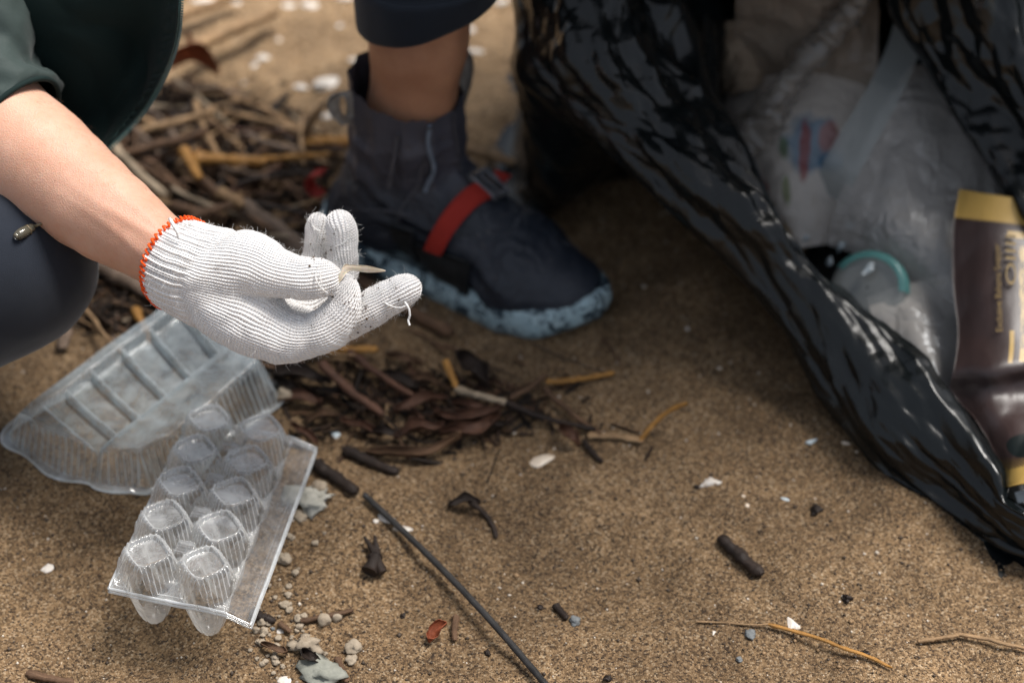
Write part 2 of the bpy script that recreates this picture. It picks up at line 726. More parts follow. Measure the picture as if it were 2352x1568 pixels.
def build_glove(parent):
    allp = np.concatenate([c for c, r in CH.values()])
    V, F = sdf_mesh(glove_sdf, allp.min(0) - 0.034, allp.max(0) + 0.034, 0.0021, 3)
    uv = glove_uv(V, F)
    VV, F = subdivide(np.concatenate([V, uv], 1), F)
    VV[:, :3] = sdf_project(glove_sdf, laplace(VV[:, :3], F, 0.5), 1)
    VV, F = subdivide(VV, F)
    V, u, v = laplace(VV[:, :3], F, 0.5), VV[:, 3], VV[:, 4]
    # slack: loose folds in the knit, mostly round the wrist and thumb root
    N = vnormals(V, F)
    along = (V - WR0) @ WRN
    V = V + N * (0.0009 * fbm(V * 55, 2, 3) * smooth(along, 0.0, 0.05))[:, None]
    fold = np.exp(-((along - 0.030 - 0.004 * noise(V * 40, 8)) / 0.0035) ** 2)
    V = V - N * (0.0020 * fold)[:, None]
    fold2 = np.exp(-((along - 0.045 - 0.010 * noise(V * 30, 18)) / 0.005) ** 2)
    V = V - N * (0.0012 * fold2 * smooth(noise(V * 35, 28), -0.2, 0.4))[:, None]
    # bunched creases where the knit is squeezed: thumb root, finger bends
    cre = np.abs(((v * 0.055 + 0.9 * fbm(V * 38, 2, 71)) % 1.0) - 0.5) * 2
    loose = smooth(fbm(V * 24, 2, 81), 0.0, 0.7)
    V = V + N * (0.0016 * loose * (smooth(cre, 0.0, 0.55) - 0.7) * smooth(along, 0.02, 0.05))[:, None]
    # knit: wales of slanted stitches; ribbing over the wrist
    u = u + 0.28 * fbm(V * 70, 2, 90)
    v = v + 0.25 * fbm(V * 90, 2, 91)
    rib = 1 - smooth(along, 0.024, 0.032)
    x = u - np.floor(u) - 0.5
    wale = np.abs(np.cos(math.pi * (u - np.floor(u) - 0.5)))
    st = 0.5 + 0.5 * np.cos(2 * math.pi * (v + 1.1 * np.abs(x)))
    gap = (1 - wale) ** 2 * (0.5 + 0.5 * np.cos(2 * math.pi * v)) * smooth(fbm(V * 45, 2, 40), -0.5, 0.5)
    h = wale ** 0.7 * (0.60 + 0.40 * st) - 1.5 * gap
    ribh = 0.5 + 0.5 * np.cos(math.pi * u * 0.8)
    V = V + N * ((h - 0.6) * 0.00072 * (1 + 0.5 * noise(V * 130, 95)) + rib * (ribh - 0.5) * 0.0013)[:, None]
    # open the cuff
    fk = (along[F] > -0.0005).all(1)
    F = F[fk]
    used = np.unique(F)
    remap = -np.ones(len(V), np.int64)
    remap[used] = np.arange(len(used))
    V, F = V[used], remap[F]
    N = N[used]
    along = along[used]
    uv = np.stack([u, v], -1)[used]

    m = NT('white cotton knit')
    vec = m.coord('Object')
    fuzz = m.noise(vec, 1500, 3, 0.7)
    uvn = m.n('SeparateXYZ', ins={0: m.coord('UV')})
    dirt = m.ramp(m.noise(vec, 900, 2, 0.5), [(0.0, 1.0), (0.755, 1.0), (0.80, 0.0)])
    zone = m.ramp(m.noise(vec, 38, 3, 0.6), [(0.44, 0.0), (0.56, 1.0)])
    spot = m.math('MULTIPLY', m.math('SUBTRACT', 1.0, dirt), zone)
    tone = m.mix(m.noise(vec, 30, 3, 0.5), (0.90, 0.87, 0.85), (0.95, 0.935, 0.92))
    col = m.mix(m.math('MULTIPLY', spot, 0.8, clamp=True), tone, (0.16, 0.10, 0.06))
    fx = m.math('ABSOLUTE', m.math('SUBTRACT', m.math('FRACT', uvn.outputs[0]), 0.5))
    legs = m.math('COSINE', m.math('MULTIPLY', m.math('ADD', uvn.outputs[1], m.math('MULTIPLY', fx, 1.1)), 6.28318))
    hgt = m.math('ADD', m.math('MULTIPLY', legs, 0.5), m.math('MULTIPLY', m.math('COSINE', m.math('MULTIPLY', fx, 6.28318)), 0.9))
    # shade and brown inside of the stitch gaps, painted into the colour in patches
    gap_shade = m.math('MULTIPLY', m.ramp(fx, [(0.38, 0.0), (0.47, 1.0)]), m.ramp(m.math('COSINE', m.math('MULTIPLY', uvn.outputs[1], 6.28318)), [(0.25, 0.0), (0.75, 1.0)]))
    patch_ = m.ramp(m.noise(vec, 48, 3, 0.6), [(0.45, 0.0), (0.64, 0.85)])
    col = m.mix(m.math('MULTIPLY', gap_shade, patch_), col, (0.13, 0.085, 0.06))
    nb = m.bump(m.math('ADD', hgt, m.math('MULTIPLY', fuzz, 1.4)), 0.9, 0.00045)
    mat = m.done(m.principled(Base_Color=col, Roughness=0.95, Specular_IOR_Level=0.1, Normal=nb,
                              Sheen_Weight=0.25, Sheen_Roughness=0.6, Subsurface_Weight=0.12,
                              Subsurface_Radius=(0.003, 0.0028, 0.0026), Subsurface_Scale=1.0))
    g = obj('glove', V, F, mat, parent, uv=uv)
    g['label'] = 'white knitted cotton glove pinching a pale strip, sand grains on its fingers'

    # orange overlocked edge, one yarn wound round the cuff
    rim_pts = V[np.abs(along) < 0.0012]
    e1 = np.cross(WRN, [0, 0, 1.0]); e1 /= np.linalg.norm(e1)
    e2 = np.cross(WRN, e1)
    cen = rim_pts.mean(0)
    q = rim_pts - cen
    ang = np.arctan2(q @ e2, q @ e1)
    rad = np.sqrt((q @ e1) ** 2 + (q @ e2) ** 2)
    nb_ = 72
    bins = ((ang + math.pi) / (2 * math.pi) * nb_).astype(int) % nb_
    rb = np.array([rad[bins == b].mean() if (bins == b).any() else np.nan for b in range(nb_)])
    ok = ~np.isnan(rb)
    rb = np.interp(np.arange(nb_), np.arange(nb_)[ok], rb[ok], period=nb_)
    tt = np.linspace(0, 1, 1500, endpoint=False)
    a = tt * 2 * math.pi - math.pi
    rr = np.interp(tt * nb_, np.arange(nb_ + 1), np.append(rb, rb[0]))
    ph = tt * 2 * math.pi * 74
    core = cen + (np.cos(a) * rr)[:, None] * e1 + (np.sin(a) * rr)[:, None] * e2
    radial = np.cos(a)[:, None] * e1 + np.sin(a)[:, None] * e2
    wob = 0.0006 * noise(np.stack([tt * 60, 0 * tt], -1), 4)
    path = core + radial * (0.0004 + 0.0009 * np.cos(ph) + wob)[:, None] + WRN * (-0.0003 + 0.0017 * np.sin(ph) + wob)[:, None]
    tv, tf = tube(path, 0.00092, 6)
    om = mottled('orange elastic yarn', (0.80, 0.075, 0.012), (0.88, 0.13, 0.025), 900, 0.9, 0.4, 0.0005, 0.1)
    e = obj('cuff_edge', tv, tf, om, g)
    e['label'] = 'bright orange overlocked yarn edge of the cuff'

    tm = mottled('white loose yarn', (0.80, 0.79, 0.77), (0.9, 0.89, 0.87), 700, 0.95, 0.3, 0.0004, 0.1)

    def thread(ctrl, r=0.00055, n=24):
        pts = catmull(np.array([hp(*c) for c in ctrl]), n)
        pts = pts + 0.0002 * np.stack([noise(np.stack([np.arange(n) * .7, np.full(n, s_ * 3.1)], -1), 9) for s_ in range(3)], -1)
        tv_, tf_ = tube(pts, r, 6)
        return obj('loose_thread', tv_, tf_, tm, g)

    thread([(412, 548, -2.4), (407, 535, -2.6), (399, 520, -2.8), (388, 500, -2.9)], 0.0011)
    thread([(410, 540, -2.5), (403, 522, -2.7), (393, 503, -2.8)], 0.0008)
    thread([(418, 520, -1.6), (421, 512, -1.6), (427, 514, -1.6), (425, 521, -1.5)])
    thread([(430, 520, -1.2), (433, 511, -1.2), (438, 513, -1.2), (437, 521, -1.1)])
    thread([(728, 619, -2.7), (725, 640, -2.75), (738, 662, -2.6), (752, 673, -2.2)], 0.0005)
    thread([(735, 625, -2.7), (737, 645, -2.75), (740, 662, -2.6)], 0.0004)
    thread([(884, 696, 0.35), (905, 705, 0.1), (922, 706, 0.0), (938, 699, 0.1)], 0.0005)
    thread([(930, 694, 0.1), (938, 706, 0.0), (941, 725, 0.2), (938, 735, 0.3), (941, 747, 0.3)], 0.0008)
    thread([(771, 566, 3.2), (785, 560, 3.1), (798, 550, 3.1), (806, 540, 3.2)], 0.0005)
    thread([(716, 512, 4.9), (722, 524, 4.8), (736, 531, 4.8)], 0.0005)

    # sand grains caught on the fingers
    rg = np.random.default_rng(17)
    gpx = proj(V)
    hot = np.zeros(len(V))
    for (x, y, r_) in [(760, 690, 28), (850, 700, 45), (900, 660, 30), (810, 700, 22), (715, 600, 25), (760, 560, 30), (735, 730, 25), (840, 735, 30)]:
        hot += np.exp(-((gpx[:, 0] - x) ** 2 + (gpx[:, 1] - y) ** 2) / r_ ** 2)
    hot *= ((N * (_C - V)).sum(1) > 0)
    pk = rg.choice(len(V), 150, p=hot / hot.sum())
    ic = np.array([[1, 0, 0], [-1, 0, 0], [0, 1, 0], [0, -1, 0], [0, 0, 1], [0, 0, -1]], float)
    icf_ = np.array([[0, 2, 4], [2, 1, 4], [1, 3, 4], [3, 0, 4], [2, 0, 5], [1, 2, 5], [3, 1, 5], [0, 3, 5]])
    gr_ = rg.gamma(2.5, .00016, 150) + .00022
    gv = ic[None] * rg.uniform(.6, 1.2, (150, 6, 1)) * gr_[:, None, None] + (V[pk] + N[pk] * .0003)[:, None]
    gf = icf_[None] + (np.arange(150) * 6)[:, None, None]
    go_ = obj('stuck_sand', gv.reshape(-1, 3), gf.reshape(-1, 3), mottled('stuck sand', (.05, .03, .018), (.22, .13, .07), 500, .8, .2, .0003), g)
    go_['kind'] = 'stuff'

    # fine fuzz standing off the yarn
    rg = np.random.default_rng(3)
    nf = 5200
    pick = rg.integers(0, len(V), nf)
    base = V[pick]
    nn = N[pick] + rg.normal(0, 0.55, (nf, 3))
    nn /= np.linalg.norm(nn, axis=1, keepdims=True)
    L = rg.gamma(2.0, 0.0009, nf)[:, None]
    side = np.cross(nn, rg.normal(0, 1, (nf, 3)))
    side /= np.linalg.norm(side, axis=1, keepdims=True) + 1e-9
    ts = np.array([0, .35, .7, 1.0])
    pts = np.stack([base + nn * L * t + side * L * (0.7 * t * t) for t in ts], 1)
    hc = bpy.data.hair_curves.new('fuzz')
    hc.add_curves([4] * nf)
    org = np.array(WORLD[g.name])
    hc.attributes['position'].data.foreach_set('vector', (pts - org).astype(np.float32).ravel())
    ra = hc.attributes.new('radius', 'FLOAT', 'POINT')
    ra.data.foreach_set('value', np.full(nf * 4, 0.000045, np.float32))
    hc.materials.append(tm)
    fo = link(bpy.data.objects.new('fuzz', hc), g, WORLD[g.name])
    fo['kind'] = 'stuff'
    return g


def arm_sdf(p):
    pts = [hp(-20, -60, 11.0), hp(-50, 170, 9.5), hp(-20, 265, 7.6), hp(92, 373, 5.4), hp(257, 497, 2.5), hp(385, 588, 0.8), hp(470, 625, 0.9)]
    rad = [pr(118, 11), pr(120, 9), pr(128, 8), pr(129, 5), pr(104, 2.5), pr(79), pr(58)]
    c = catmull(np.array([list(a) + [b] for a, b in zip(pts, rad)]), 19)
    return chain_sdf(p, c[:, :3], c[:, 3], 0.004)


def build_person_front():
    base = P(-330, 800)
    person = thing('person', base, 'crouching person in dark green jacket and navy trousers, gloved right hand reaching out', 'person')
    lo = np.array([arm_p for arm_p in [hp(-60, -70, 11), hp(-60, -70, 4), hp(470, 625, .8)]])
    V, F = sdf_mesh(arm_sdf, lo.min(0) - 0.06, lo.max(0) + 0.06, 0.006, 3)
    V, F = subdivide(V, F)
    V = laplace(V, F, 0.5)
    # tendons and veins towards the wrist, soft muscle relief
    N = vnormals(V, F)
    wd_ = hp(385, 588, .8) - hp(92, 373, 5.4)
    wd_ /= np.linalg.norm(wd_)
    al = (V - hp(92, 373, 5.4)) @ wd_
    pe = np.cross(wd_, _F)
    pe /= np.linalg.norm(pe)
    ac = (V - hp(92, 373, 5.4)) @ pe
    near = smooth(al, .03, .11)
    for o_, a_, w_ in ((.006, .0011, .0030), (-.007, .0009, .0035), (.015, .0007, .0025)):
        V = V + N * (a_ * near * np.exp(-((ac - o_ - .003 * np.sin(al * 40 + o_ * 300)) / w_) ** 2))[:, None]
    V = V + N * (.0014 * fbm(V * 22, 2, 14))[:, None]
    m = NT('light tanned skin')
    vec = m.coord('Object')
    col = m.mix(m.ramp(m.noise(vec, 26, 4, 0.6), [(0.3, 0.0), (0.7, 1.0)]), (0.55, 0.305, 0.21), (0.62, 0.375, 0.275))
    col = m.mix(m.ramp(m.noise(vec, 190, 3, 0.6), [(0.45, 0.0), (0.75, 0.35)]), col, (0.55, 0.26, 0.17))
    mole = m.ramp(m.noise(vec, 330, 1, 0.4), [(0.0, 0.0), (0.80, 0.0), (0.84, 1.0)])
    col = m.mix(m.math('MULTIPLY', mole, 0.6), col, (0.16, 0.07, 0.04))
    pores = m.n('TexVoronoi', ins={'Vector': vec, 'Scale': 900.0}).outputs['Distance']
    nb = m.bump(m.math('ADD', m.noise(vec, 800, 4, 0.7), pores), 0.5, 0.0004)
    skin = m.done(m.principled(Base_Color=col, Roughness=0.48, Specular_IOR_Level=0.4, Normal=nb,
                               Subsurface_Weight=0.35, Subsurface_Radius=(0.008, 0.0035, 0.002), Subsurface_Scale=1.0))
    a = obj('forearm', V, F, skin, person)
    a['label'] = 'bare tanned forearm between rolled sleeve and glove'
    # fine downy hair
    rgh = np.random.default_rng(44)
    nh = 900
    pk = rgh.choice(len(V), nh)
    Nn = vnormals(V, F)[pk]
    dr = wd_ * .8 + Nn * .35 + rgh.normal(0, .25, (nh, 3))
    Lh = rgh.uniform(.004, .009, nh)[:, None]
    ts_ = np.array([0, .4, .75, 1.0])
    hp_ = np.stack([V[pk] + dr * Lh * t - Nn * Lh * .25 * t * t for t in ts_], 1)
    hc = bpy.data.hair_curves.new('arm_hair')
    hc.add_curves([4] * nh)
    hc.attributes['position'].data.foreach_set('vector', (hp_ - np.array(WORLD[a.name])).astype(np.float32).ravel())
    hc.attributes.new('radius', 'FLOAT', 'POINT').data.foreach_set('value', np.full(nh * 4, 0.00003, np.float32))
    hc.materials.append(mottled('brown arm hair', (.10, .05, .03), (.2, .11, .06), 300, .5, .1, .0002))
    ho = link(bpy.data.objects.new('arm_hair', hc), a, WORLD[a.name])
    ho['kind'] = 'stuff'
    build_glove(person)
    return person


PERSON_FRONT = build_person_front()

# ------------------------------------------------------------------ jacket, sleeve, trousers of the crouching person
def folds(p, seed, freqs=((9, .010), (22, .004), (55, .0014)), warp=0.25, power=1.35):
    """sharp-crested folds: sums of warped triangle waves"""
    rg = np.random.default_rng(seed)
    out = np.zeros(len(p))
    for f, a in freqs:
        for _ in range(3):
            d = rg.normal(0, 1, 3)
            d /= np.linalg.norm(d)
            ph = p @ d * f + warp * f * 0.1 * fbm(p * f * 0.35, 2, int(rg.integers(999))) * 3 + rg.uniform(0, 9)
            tri = np.abs((ph % 2.0) - 1.0)
            out += a * (tri ** power - 0.4) * (0.5 + 0.5 * noise(p * f * 0.3 + 5, int(rg.integers(999)))) / 1.5
    return out


def patch(ctrl, n, m_):
    """smooth surface through a rectangular net of control points"""
    ctrl = np.asarray(ctrl, float)
    rows = np.stack([catmull(r, m_) for r in ctrl])
    return np.stack([catmull(rows[:, j], n) for j in range(m_)], 1)


def slab(G, thick):
    """a sheet G (n, m, 3) given a thickness: closed shell"""
    n, m_ = G.shape[:2]
    F = grid_faces(n, m_)
    V = G.reshape(-1, 3)
    N = vnormals(V, F)
    V2 = V - N * thick
    k = len(V)
    b = np.concatenate([np.arange(m_), np.arange(1, n) * m_ + m_ - 1, (n - 1) * m_ + np.arange(m_ - 2, -1, -1),
                        np.arange(n - 2, 0, -1) * m_])
    b2 = np.roll(b, -1)
    side = np.stack([b2, b, b + k, b2 + k], 1)
    return np.concatenate([V, V2]), np.concatenate([F, F[:, ::-1] + k, side])


def build_clothes_front(person):
    m = NT('dark green nylon')
    vec = m.coord('Object')
    col = m.mix(m.noise(vec, 12, 3, 0.5), (0.0035, 0.011, 0.0105), (0.007, 0.018, 0.017))
    weave = m.n('TexChecker', ins={0: vec, 'Scale': 1400.0}).outputs[1]
    nb = m.bump(weave, 0.12, 0.0003)
    nb = m.bump(m.noise(vec, 60, 4, 0.6), 0.25, 0.002, nb)
    green = m.done(m.principled(Base_Color=col, Roughness=0.8, Specular_IOR_Level=0.15, Normal=nb, Sheen_Weight=0.04))
    # open front panel: rows run down the zip edge, columns run from the zip edge inwards
    net = []
    for (zx, zy, zd), (ax, ay, ad), (bx, by, bd), (cx, cy, cd) in [
        ((428, -190, 1.24), (300, -190, 1.20), (120, -190, 1.24), (-160, -190, 1.24)),
        ((414, -20, 1.23), (330, -10, 1.25), (150, -20, 1.24), (-160, -20, 1.25)),
        ((404, 90, 1.225), (325, 110, 1.27), (170, 120, 1.245), (-150, 110, 1.26)),
        ((372, 180, 1.22), (300, 200, 1.255), (150, 230, 1.25), (-150, 220, 1.27)),
        ((318, 268, 1.218), (250, 280, 1.235), (110, 320, 1.25), (-150, 330, 1.28)),
        ((246, 342, 1.215), (190, 370, 1.225), (60, 440, 1.25), (-150, 440, 1.28)),
        ((190, 392, 1.225), (130, 430, 1.23), (30, 530, 1.25), (-150, 560, 1.28))]:
        k_ = 0.02 + 0.075 * min(1, max(0, (zy - 20) / 250))
        net.append([D(zx, zy, zd + k_), D(ax, ay, ad + k_), D(bx, by, bd + k_), D(cx, cy, cd + k_)])
    G = patch(net, 130, 80)
    Fg = grid_faces(130, 80)
    N = vnormals(G.reshape(-1, 3), Fg).reshape(G.shape)
    s = np.linspace(0, 1, 80)[None, :]
    w = smooth(s, 0.04, 0.3)
    t = np.linspace(0, 1, 130)[:, None]
    dz = folds(G.reshape(-1, 3), 31, ((10, .016), (24, .005))).reshape(130, 80) * w
    pucker = 0.0011 * np.cos(t * 150 + 2 * np.sin(t * 37)) * np.exp(-((s - 0.075) / 0.04) ** 2)
    G = G + N * (dz + pucker)[..., None]
    V, F = slab(G, 0.0012)
    j = obj('jacket', V, F, green, person)
    j['label'] = 'open dark green jacket front with a toothed zip edge'
    # zip tape and teeth along the open edge
    edge = G[:, 0]
    tape = np.stack([edge + (G[:, 2] - edge) * 1.6, edge + (edge - G[:, 2]) * 0.55], 1)
    tv, tf = slab(np.ascontiguousarray(tape) - _F * 0.0012, 0.0008)
    tapem = mottled('green zip tape', (0.020, 0.045, 0.042), (0.03, 0.06, 0.055), 500, 0.8, 0.3, 0.0004)
    obj('zip_tape', tv, tf, tapem, j)
    teethm = mottled('green nylon zip teeth', (0.035, 0.085, 0.08), (0.05, 0.11, 0.10), 300, 0.35, 0.1, 0.0004, 0.5)
    arc = np.concatenate([[0], np.cumsum(np.linalg.norm(np.diff(edge, axis=0), axis=1))])
    nt = int(arc[-1] / 0.0019)
    parts = []
    for k in range(nt):
        a = k * 0.0019
        c = np.array([np.interp(a, arc, edge[:, q]) for q in range(3)])
        c2 = np.array([np.interp(a + 0.001, arc, edge[:, q]) for q in range(3)])
        tdir = (c2 - c) / np.linalg.norm(c2 - c)
        out = np.cross(tdir, _F)
        out /= np.linalg.norm(out)
        i = min(int(np.searchsorted(arc, a)), len(edge) - 1)
        if out @ (edge[i] - G[i, 3]) < 0:
            out = -out
        rot = np.stack([out, tdir, np.cross(out, tdir)], 1)
        parts.append(box(c + out * 0.0017 - _F * 0.0012, (0.0034, 0.0011, 0.0016), rot))
    tv, tf = join(parts)
    o = obj('zip_teeth', tv, tf, teethm, j, smooth_faces=False)
    o['kind'] = 'stuff'
    # stitched seam line beside the zip
    pts = G[4:-4, 9] - _F * 0.0012
    sv, sf = tube(pts, 0.0006, 5)
    obj('seam', sv, sf, tapem, j)

    # pushed-up sleeve round the elbow
    m = NT('grey green sleeve nylon')
    vec = m.coord('Object')
    col = m.mix(m.noise(vec, 14, 3, 0.5), (0.020, 0.033, 0.031), (0.038, 0.054, 0.050))
    nb = m.bump(m.noise(vec, 70, 4, 0.6), 0.3, 0.002)
    sleevem = m.done(m.principled(Base_Color=col, Roughness=0.68, Specular_IOR_Level=0.22, Normal=nb, Sheen_Weight=0.1))
    rings = []
    for (cx, cy, dd, ax_, ay_, nx_, ny_, nd_) in [
        (22, 300, 7.0, 101, -112, -52, -44, -4.3), (14, 282, 7.3, 108, -112, -50, -42, -4.7), (-10, 215, 8.2, 104, -66, -40, -40, -4.9),
        (-22, 130, 9.0, 116, -28, -22, -22, -4.8), (-38, 20, 9.6, 122, -14, -10, -14, -4.8), (-60, -120, 10.2, 132, -10, -8, -8, -5.0),
        (-80, -300, 11.0, 145, -8, -6, -6, -5.4)]:
        c_ = hp(cx, cy, dd)
        rings.append(np.concatenate([c_, hp(cx + ax_, cy + ay_, dd) - c_, hp(cx + nx_, cy + ny_, dd + nd_) - c_]))
    rings = catmull(np.array(rings), 46)
    na = 72
    a = np.arange(na) / na * 2 * math.pi
    ring = rings[:, None, 3:6] * np.cos(a)[None, :, None] + rings[:, None, 6:9] * np.sin(a)[None, :, None]
    Vv = rings[:, None, :3] + ring
    ring = ring / np.linalg.norm(ring, axis=2, keepdims=True)
    fo = folds(Vv.reshape(-1, 3), 12, ((16, .014), (36, .006), (80, .0018))).reshape(46, na)
    Vv = Vv + ring * (fo * smooth(np.arange(46), 1, 9)[:, None])[..., None]
    Tn = [(rings[0, :3] - rings[3, :3]) / np.linalg.norm(rings[0, :3] - rings[3, :3])]
    Fs = grid_faces(46, na, close_v=True)
    V3 = Vv.reshape(-1, 3)
    Nv = vnormals(V3, Fs)
    inner = V3 - Nv * 0.0018
    hem = np.stack([np.roll(np.arange(na), -1), np.arange(na), np.arange(na) + len(V3), np.roll(np.arange(na), -1) + len(V3)], 1)
    sl = obj('sleeve', np.concatenate([V3, inner]), np.concatenate([Fs, Fs[:, ::-1] + len(V3), hem]), sleevem, person)
    sl['label'] = 'pushed-up grey green jacket sleeve at the elbow'
    hv, hf = tube(np.concatenate([Vv[0], Vv[0][:1]]) + Tn[0] * 0.001, 0.0021, 8, cap=False)
    obj('hem', hv, hf, green, sl)

    # bent knee in navy trousers
    def knee(p):
        d = cone_sdf(p, D(18, 608, 1.27), D(-420, 470, 1.42), 0.0635, 0.088)
        return smin(d, cone_sdf(p, D(-10, 612, 1.285), D(-330, 905, 1.26), 0.058, 0.048), 0.03)
    lo = np.array([D(18, 608, 1.27), D(-420, 470, 1.42), D(-330, 905, 1.26)])
    V, F = sdf_mesh(knee, lo.min(0) - 0.1, lo.max(0) + 0.1, 0.007, 3)
    V, F = subdivide(V, F)
    V = laplace(V, F, 0.5)
    N = vnormals(V, F)
    V = V + N * (folds(V, 77, ((12, .006), (30, .002))))[:, None] * 0.6
    m = NT('navy brushed cotton')
    vec = m.coord('Object')
    col = m.mix(m.noise(vec, 40, 5, 0.65), (0.006, 0.009, 0.016), (0.014, 0.019, 0.030))
    nb = m.bump(m.noise(vec, 1100, 3, 0.7), 0.5, 0.0005)
    navy = m.done(m.principled(Base_Color=col, Roughness=0.9, Specular_IOR_Level=0.2, Normal=nb, Sheen_Weight=0.35, Sheen_Roughness=0.5))
    t_ = obj('trouser_leg', V, F, navy, person)
    t_['label'] = 'navy trouser knee of the crouching person'

    # elastic cord end hanging from the jacket hem
    m = NT('smoky clear plastic')
    clear = m.done(m.principled(Base_Color=(0.75, 0.68, 0.5), Roughness=0.12, Transmission_Weight=0.9, IOR=1.45))
    brass = mottled('dull brass', (0.12, 0.09, 0.05), (0.22, 0.17, 0.1), 300, 0.35, 0.2, 0.0004, 0.5)
    c0, c1 = D(34, 545, 1.21), D(78, 520, 1.222)
    v1, f1 = tube(catmull(np.array([c0, (c0 + c1) / 2, c1]), 9), [.0018, .0033, .0038, .0040, .0040, .0038, .0036, .0033, .0018], 10)
    tg = obj('cord_end', v1, f1, clear, j)
    v1, f1 = tube(np.linspace(c0 * .35 + c1 * .65, c0 * .3 + c1 * .7, 4), 0.0042, 6)
    obj('collar', v1, f1, brass, tg)
    v1, f1 = tube(catmull(np.array([c1, D(98, 512, 1.22), D(106, 500, 1.25), D(90, 480, 1.26)]), 12), 0.0011, 6)
    obj('cord', v1, f1, brass, tg)


build_clothes_front(PERSON_FRONT)

# ================================================================== the standing person: trouser hem, ankle, shoe
HEEL = np.array([-0.170, 1.270, 0.0])
YAW = R(-29.7)
SF = np.array([math.cos(YAW), math.sin(YAW), 0])
SL = np.array([-math.sin(YAW), math.cos(YAW), 0])
HEEL[2] = float(ground_z(-0.06, 1.2)) - 0.002


def sw(p):
    p = np.asarray(p, float)
    return HEEL + p[..., 0:1] * SF + p[..., 1:2] * SL + p[..., 2:3] * np.array([0, 0, 1.0])


def shoe_sdf(p):
    d = chain_sdf(p, [np.array(q) for q in [(.094, 0, .24), (.090, 0, .145), (.072, 0, .07), (.046, 0, .048)]],
                  [.050, .049, .047, .041], 0.012)
    for s in (-1, 1):
        c = chain_sdf(p, [np.array(q) for q in [(.085, 0, .105), (.15, .004 * s, .063), (.205, .011 * s, .041), (.250, .008 * s, .034)]],
                      [.043, .037, .035, .029], 0.012)
        d = smin(d, c, 0.012)
    return d


def shoe_hit(c, dr):
    """walk outwards from inside until the shoe's surface"""
    t = np.zeros(len(dr))
    for _ in range(40):
        t = t - shoe_sdf(c + dr * t[:, None]) * 0.8
    return c + dr * t[:, None]


def sole_half(x):
    x = np.asarray(x, float)
    w = np.interp(x, [0, .03, .07, .12, .17, .21, .245, .27, .29], [.036, .041, .040, .040, .047, .051, .047, .037, .030])
    heel = np.sqrt(np.clip(1 - ((0.035 - np.minimum(x, .035)) / .035) ** 2, 0, 1))
    toe = np.sqrt(np.clip(1 - ((np.maximum(x, .235) - .235) / .055) ** 2, 0, 1))
    return w * heel * toe


def band(c, dr, xs, width, thick, mat, name, parent):
    """a strap: runs through directions dr round the centre c, width along the foot"""
    rows = []
    for k in (-1, -.5, 0, .5, 1):
        cc = c + np.stack([xs + k * width / 2, 0 * xs, 0 * xs], -1)
        hit = shoe_hit(cc, dr)
        rows.append(hit + dr * (0.0022 + thick * (1.0 if abs(k) < 1 else 0.75)))
    G = np.stack(rows, 1)
    V, F = slab(sw(G), thick * 1.0 + 0.003)
    Fl = F[:, ::-1] if vnormals(V, F)[2] @ (sw(G[len(G) // 2, 2]) - sw(np.array(c))) < -1e9 else F
    return obj(name, V, Fl, mat, parent)


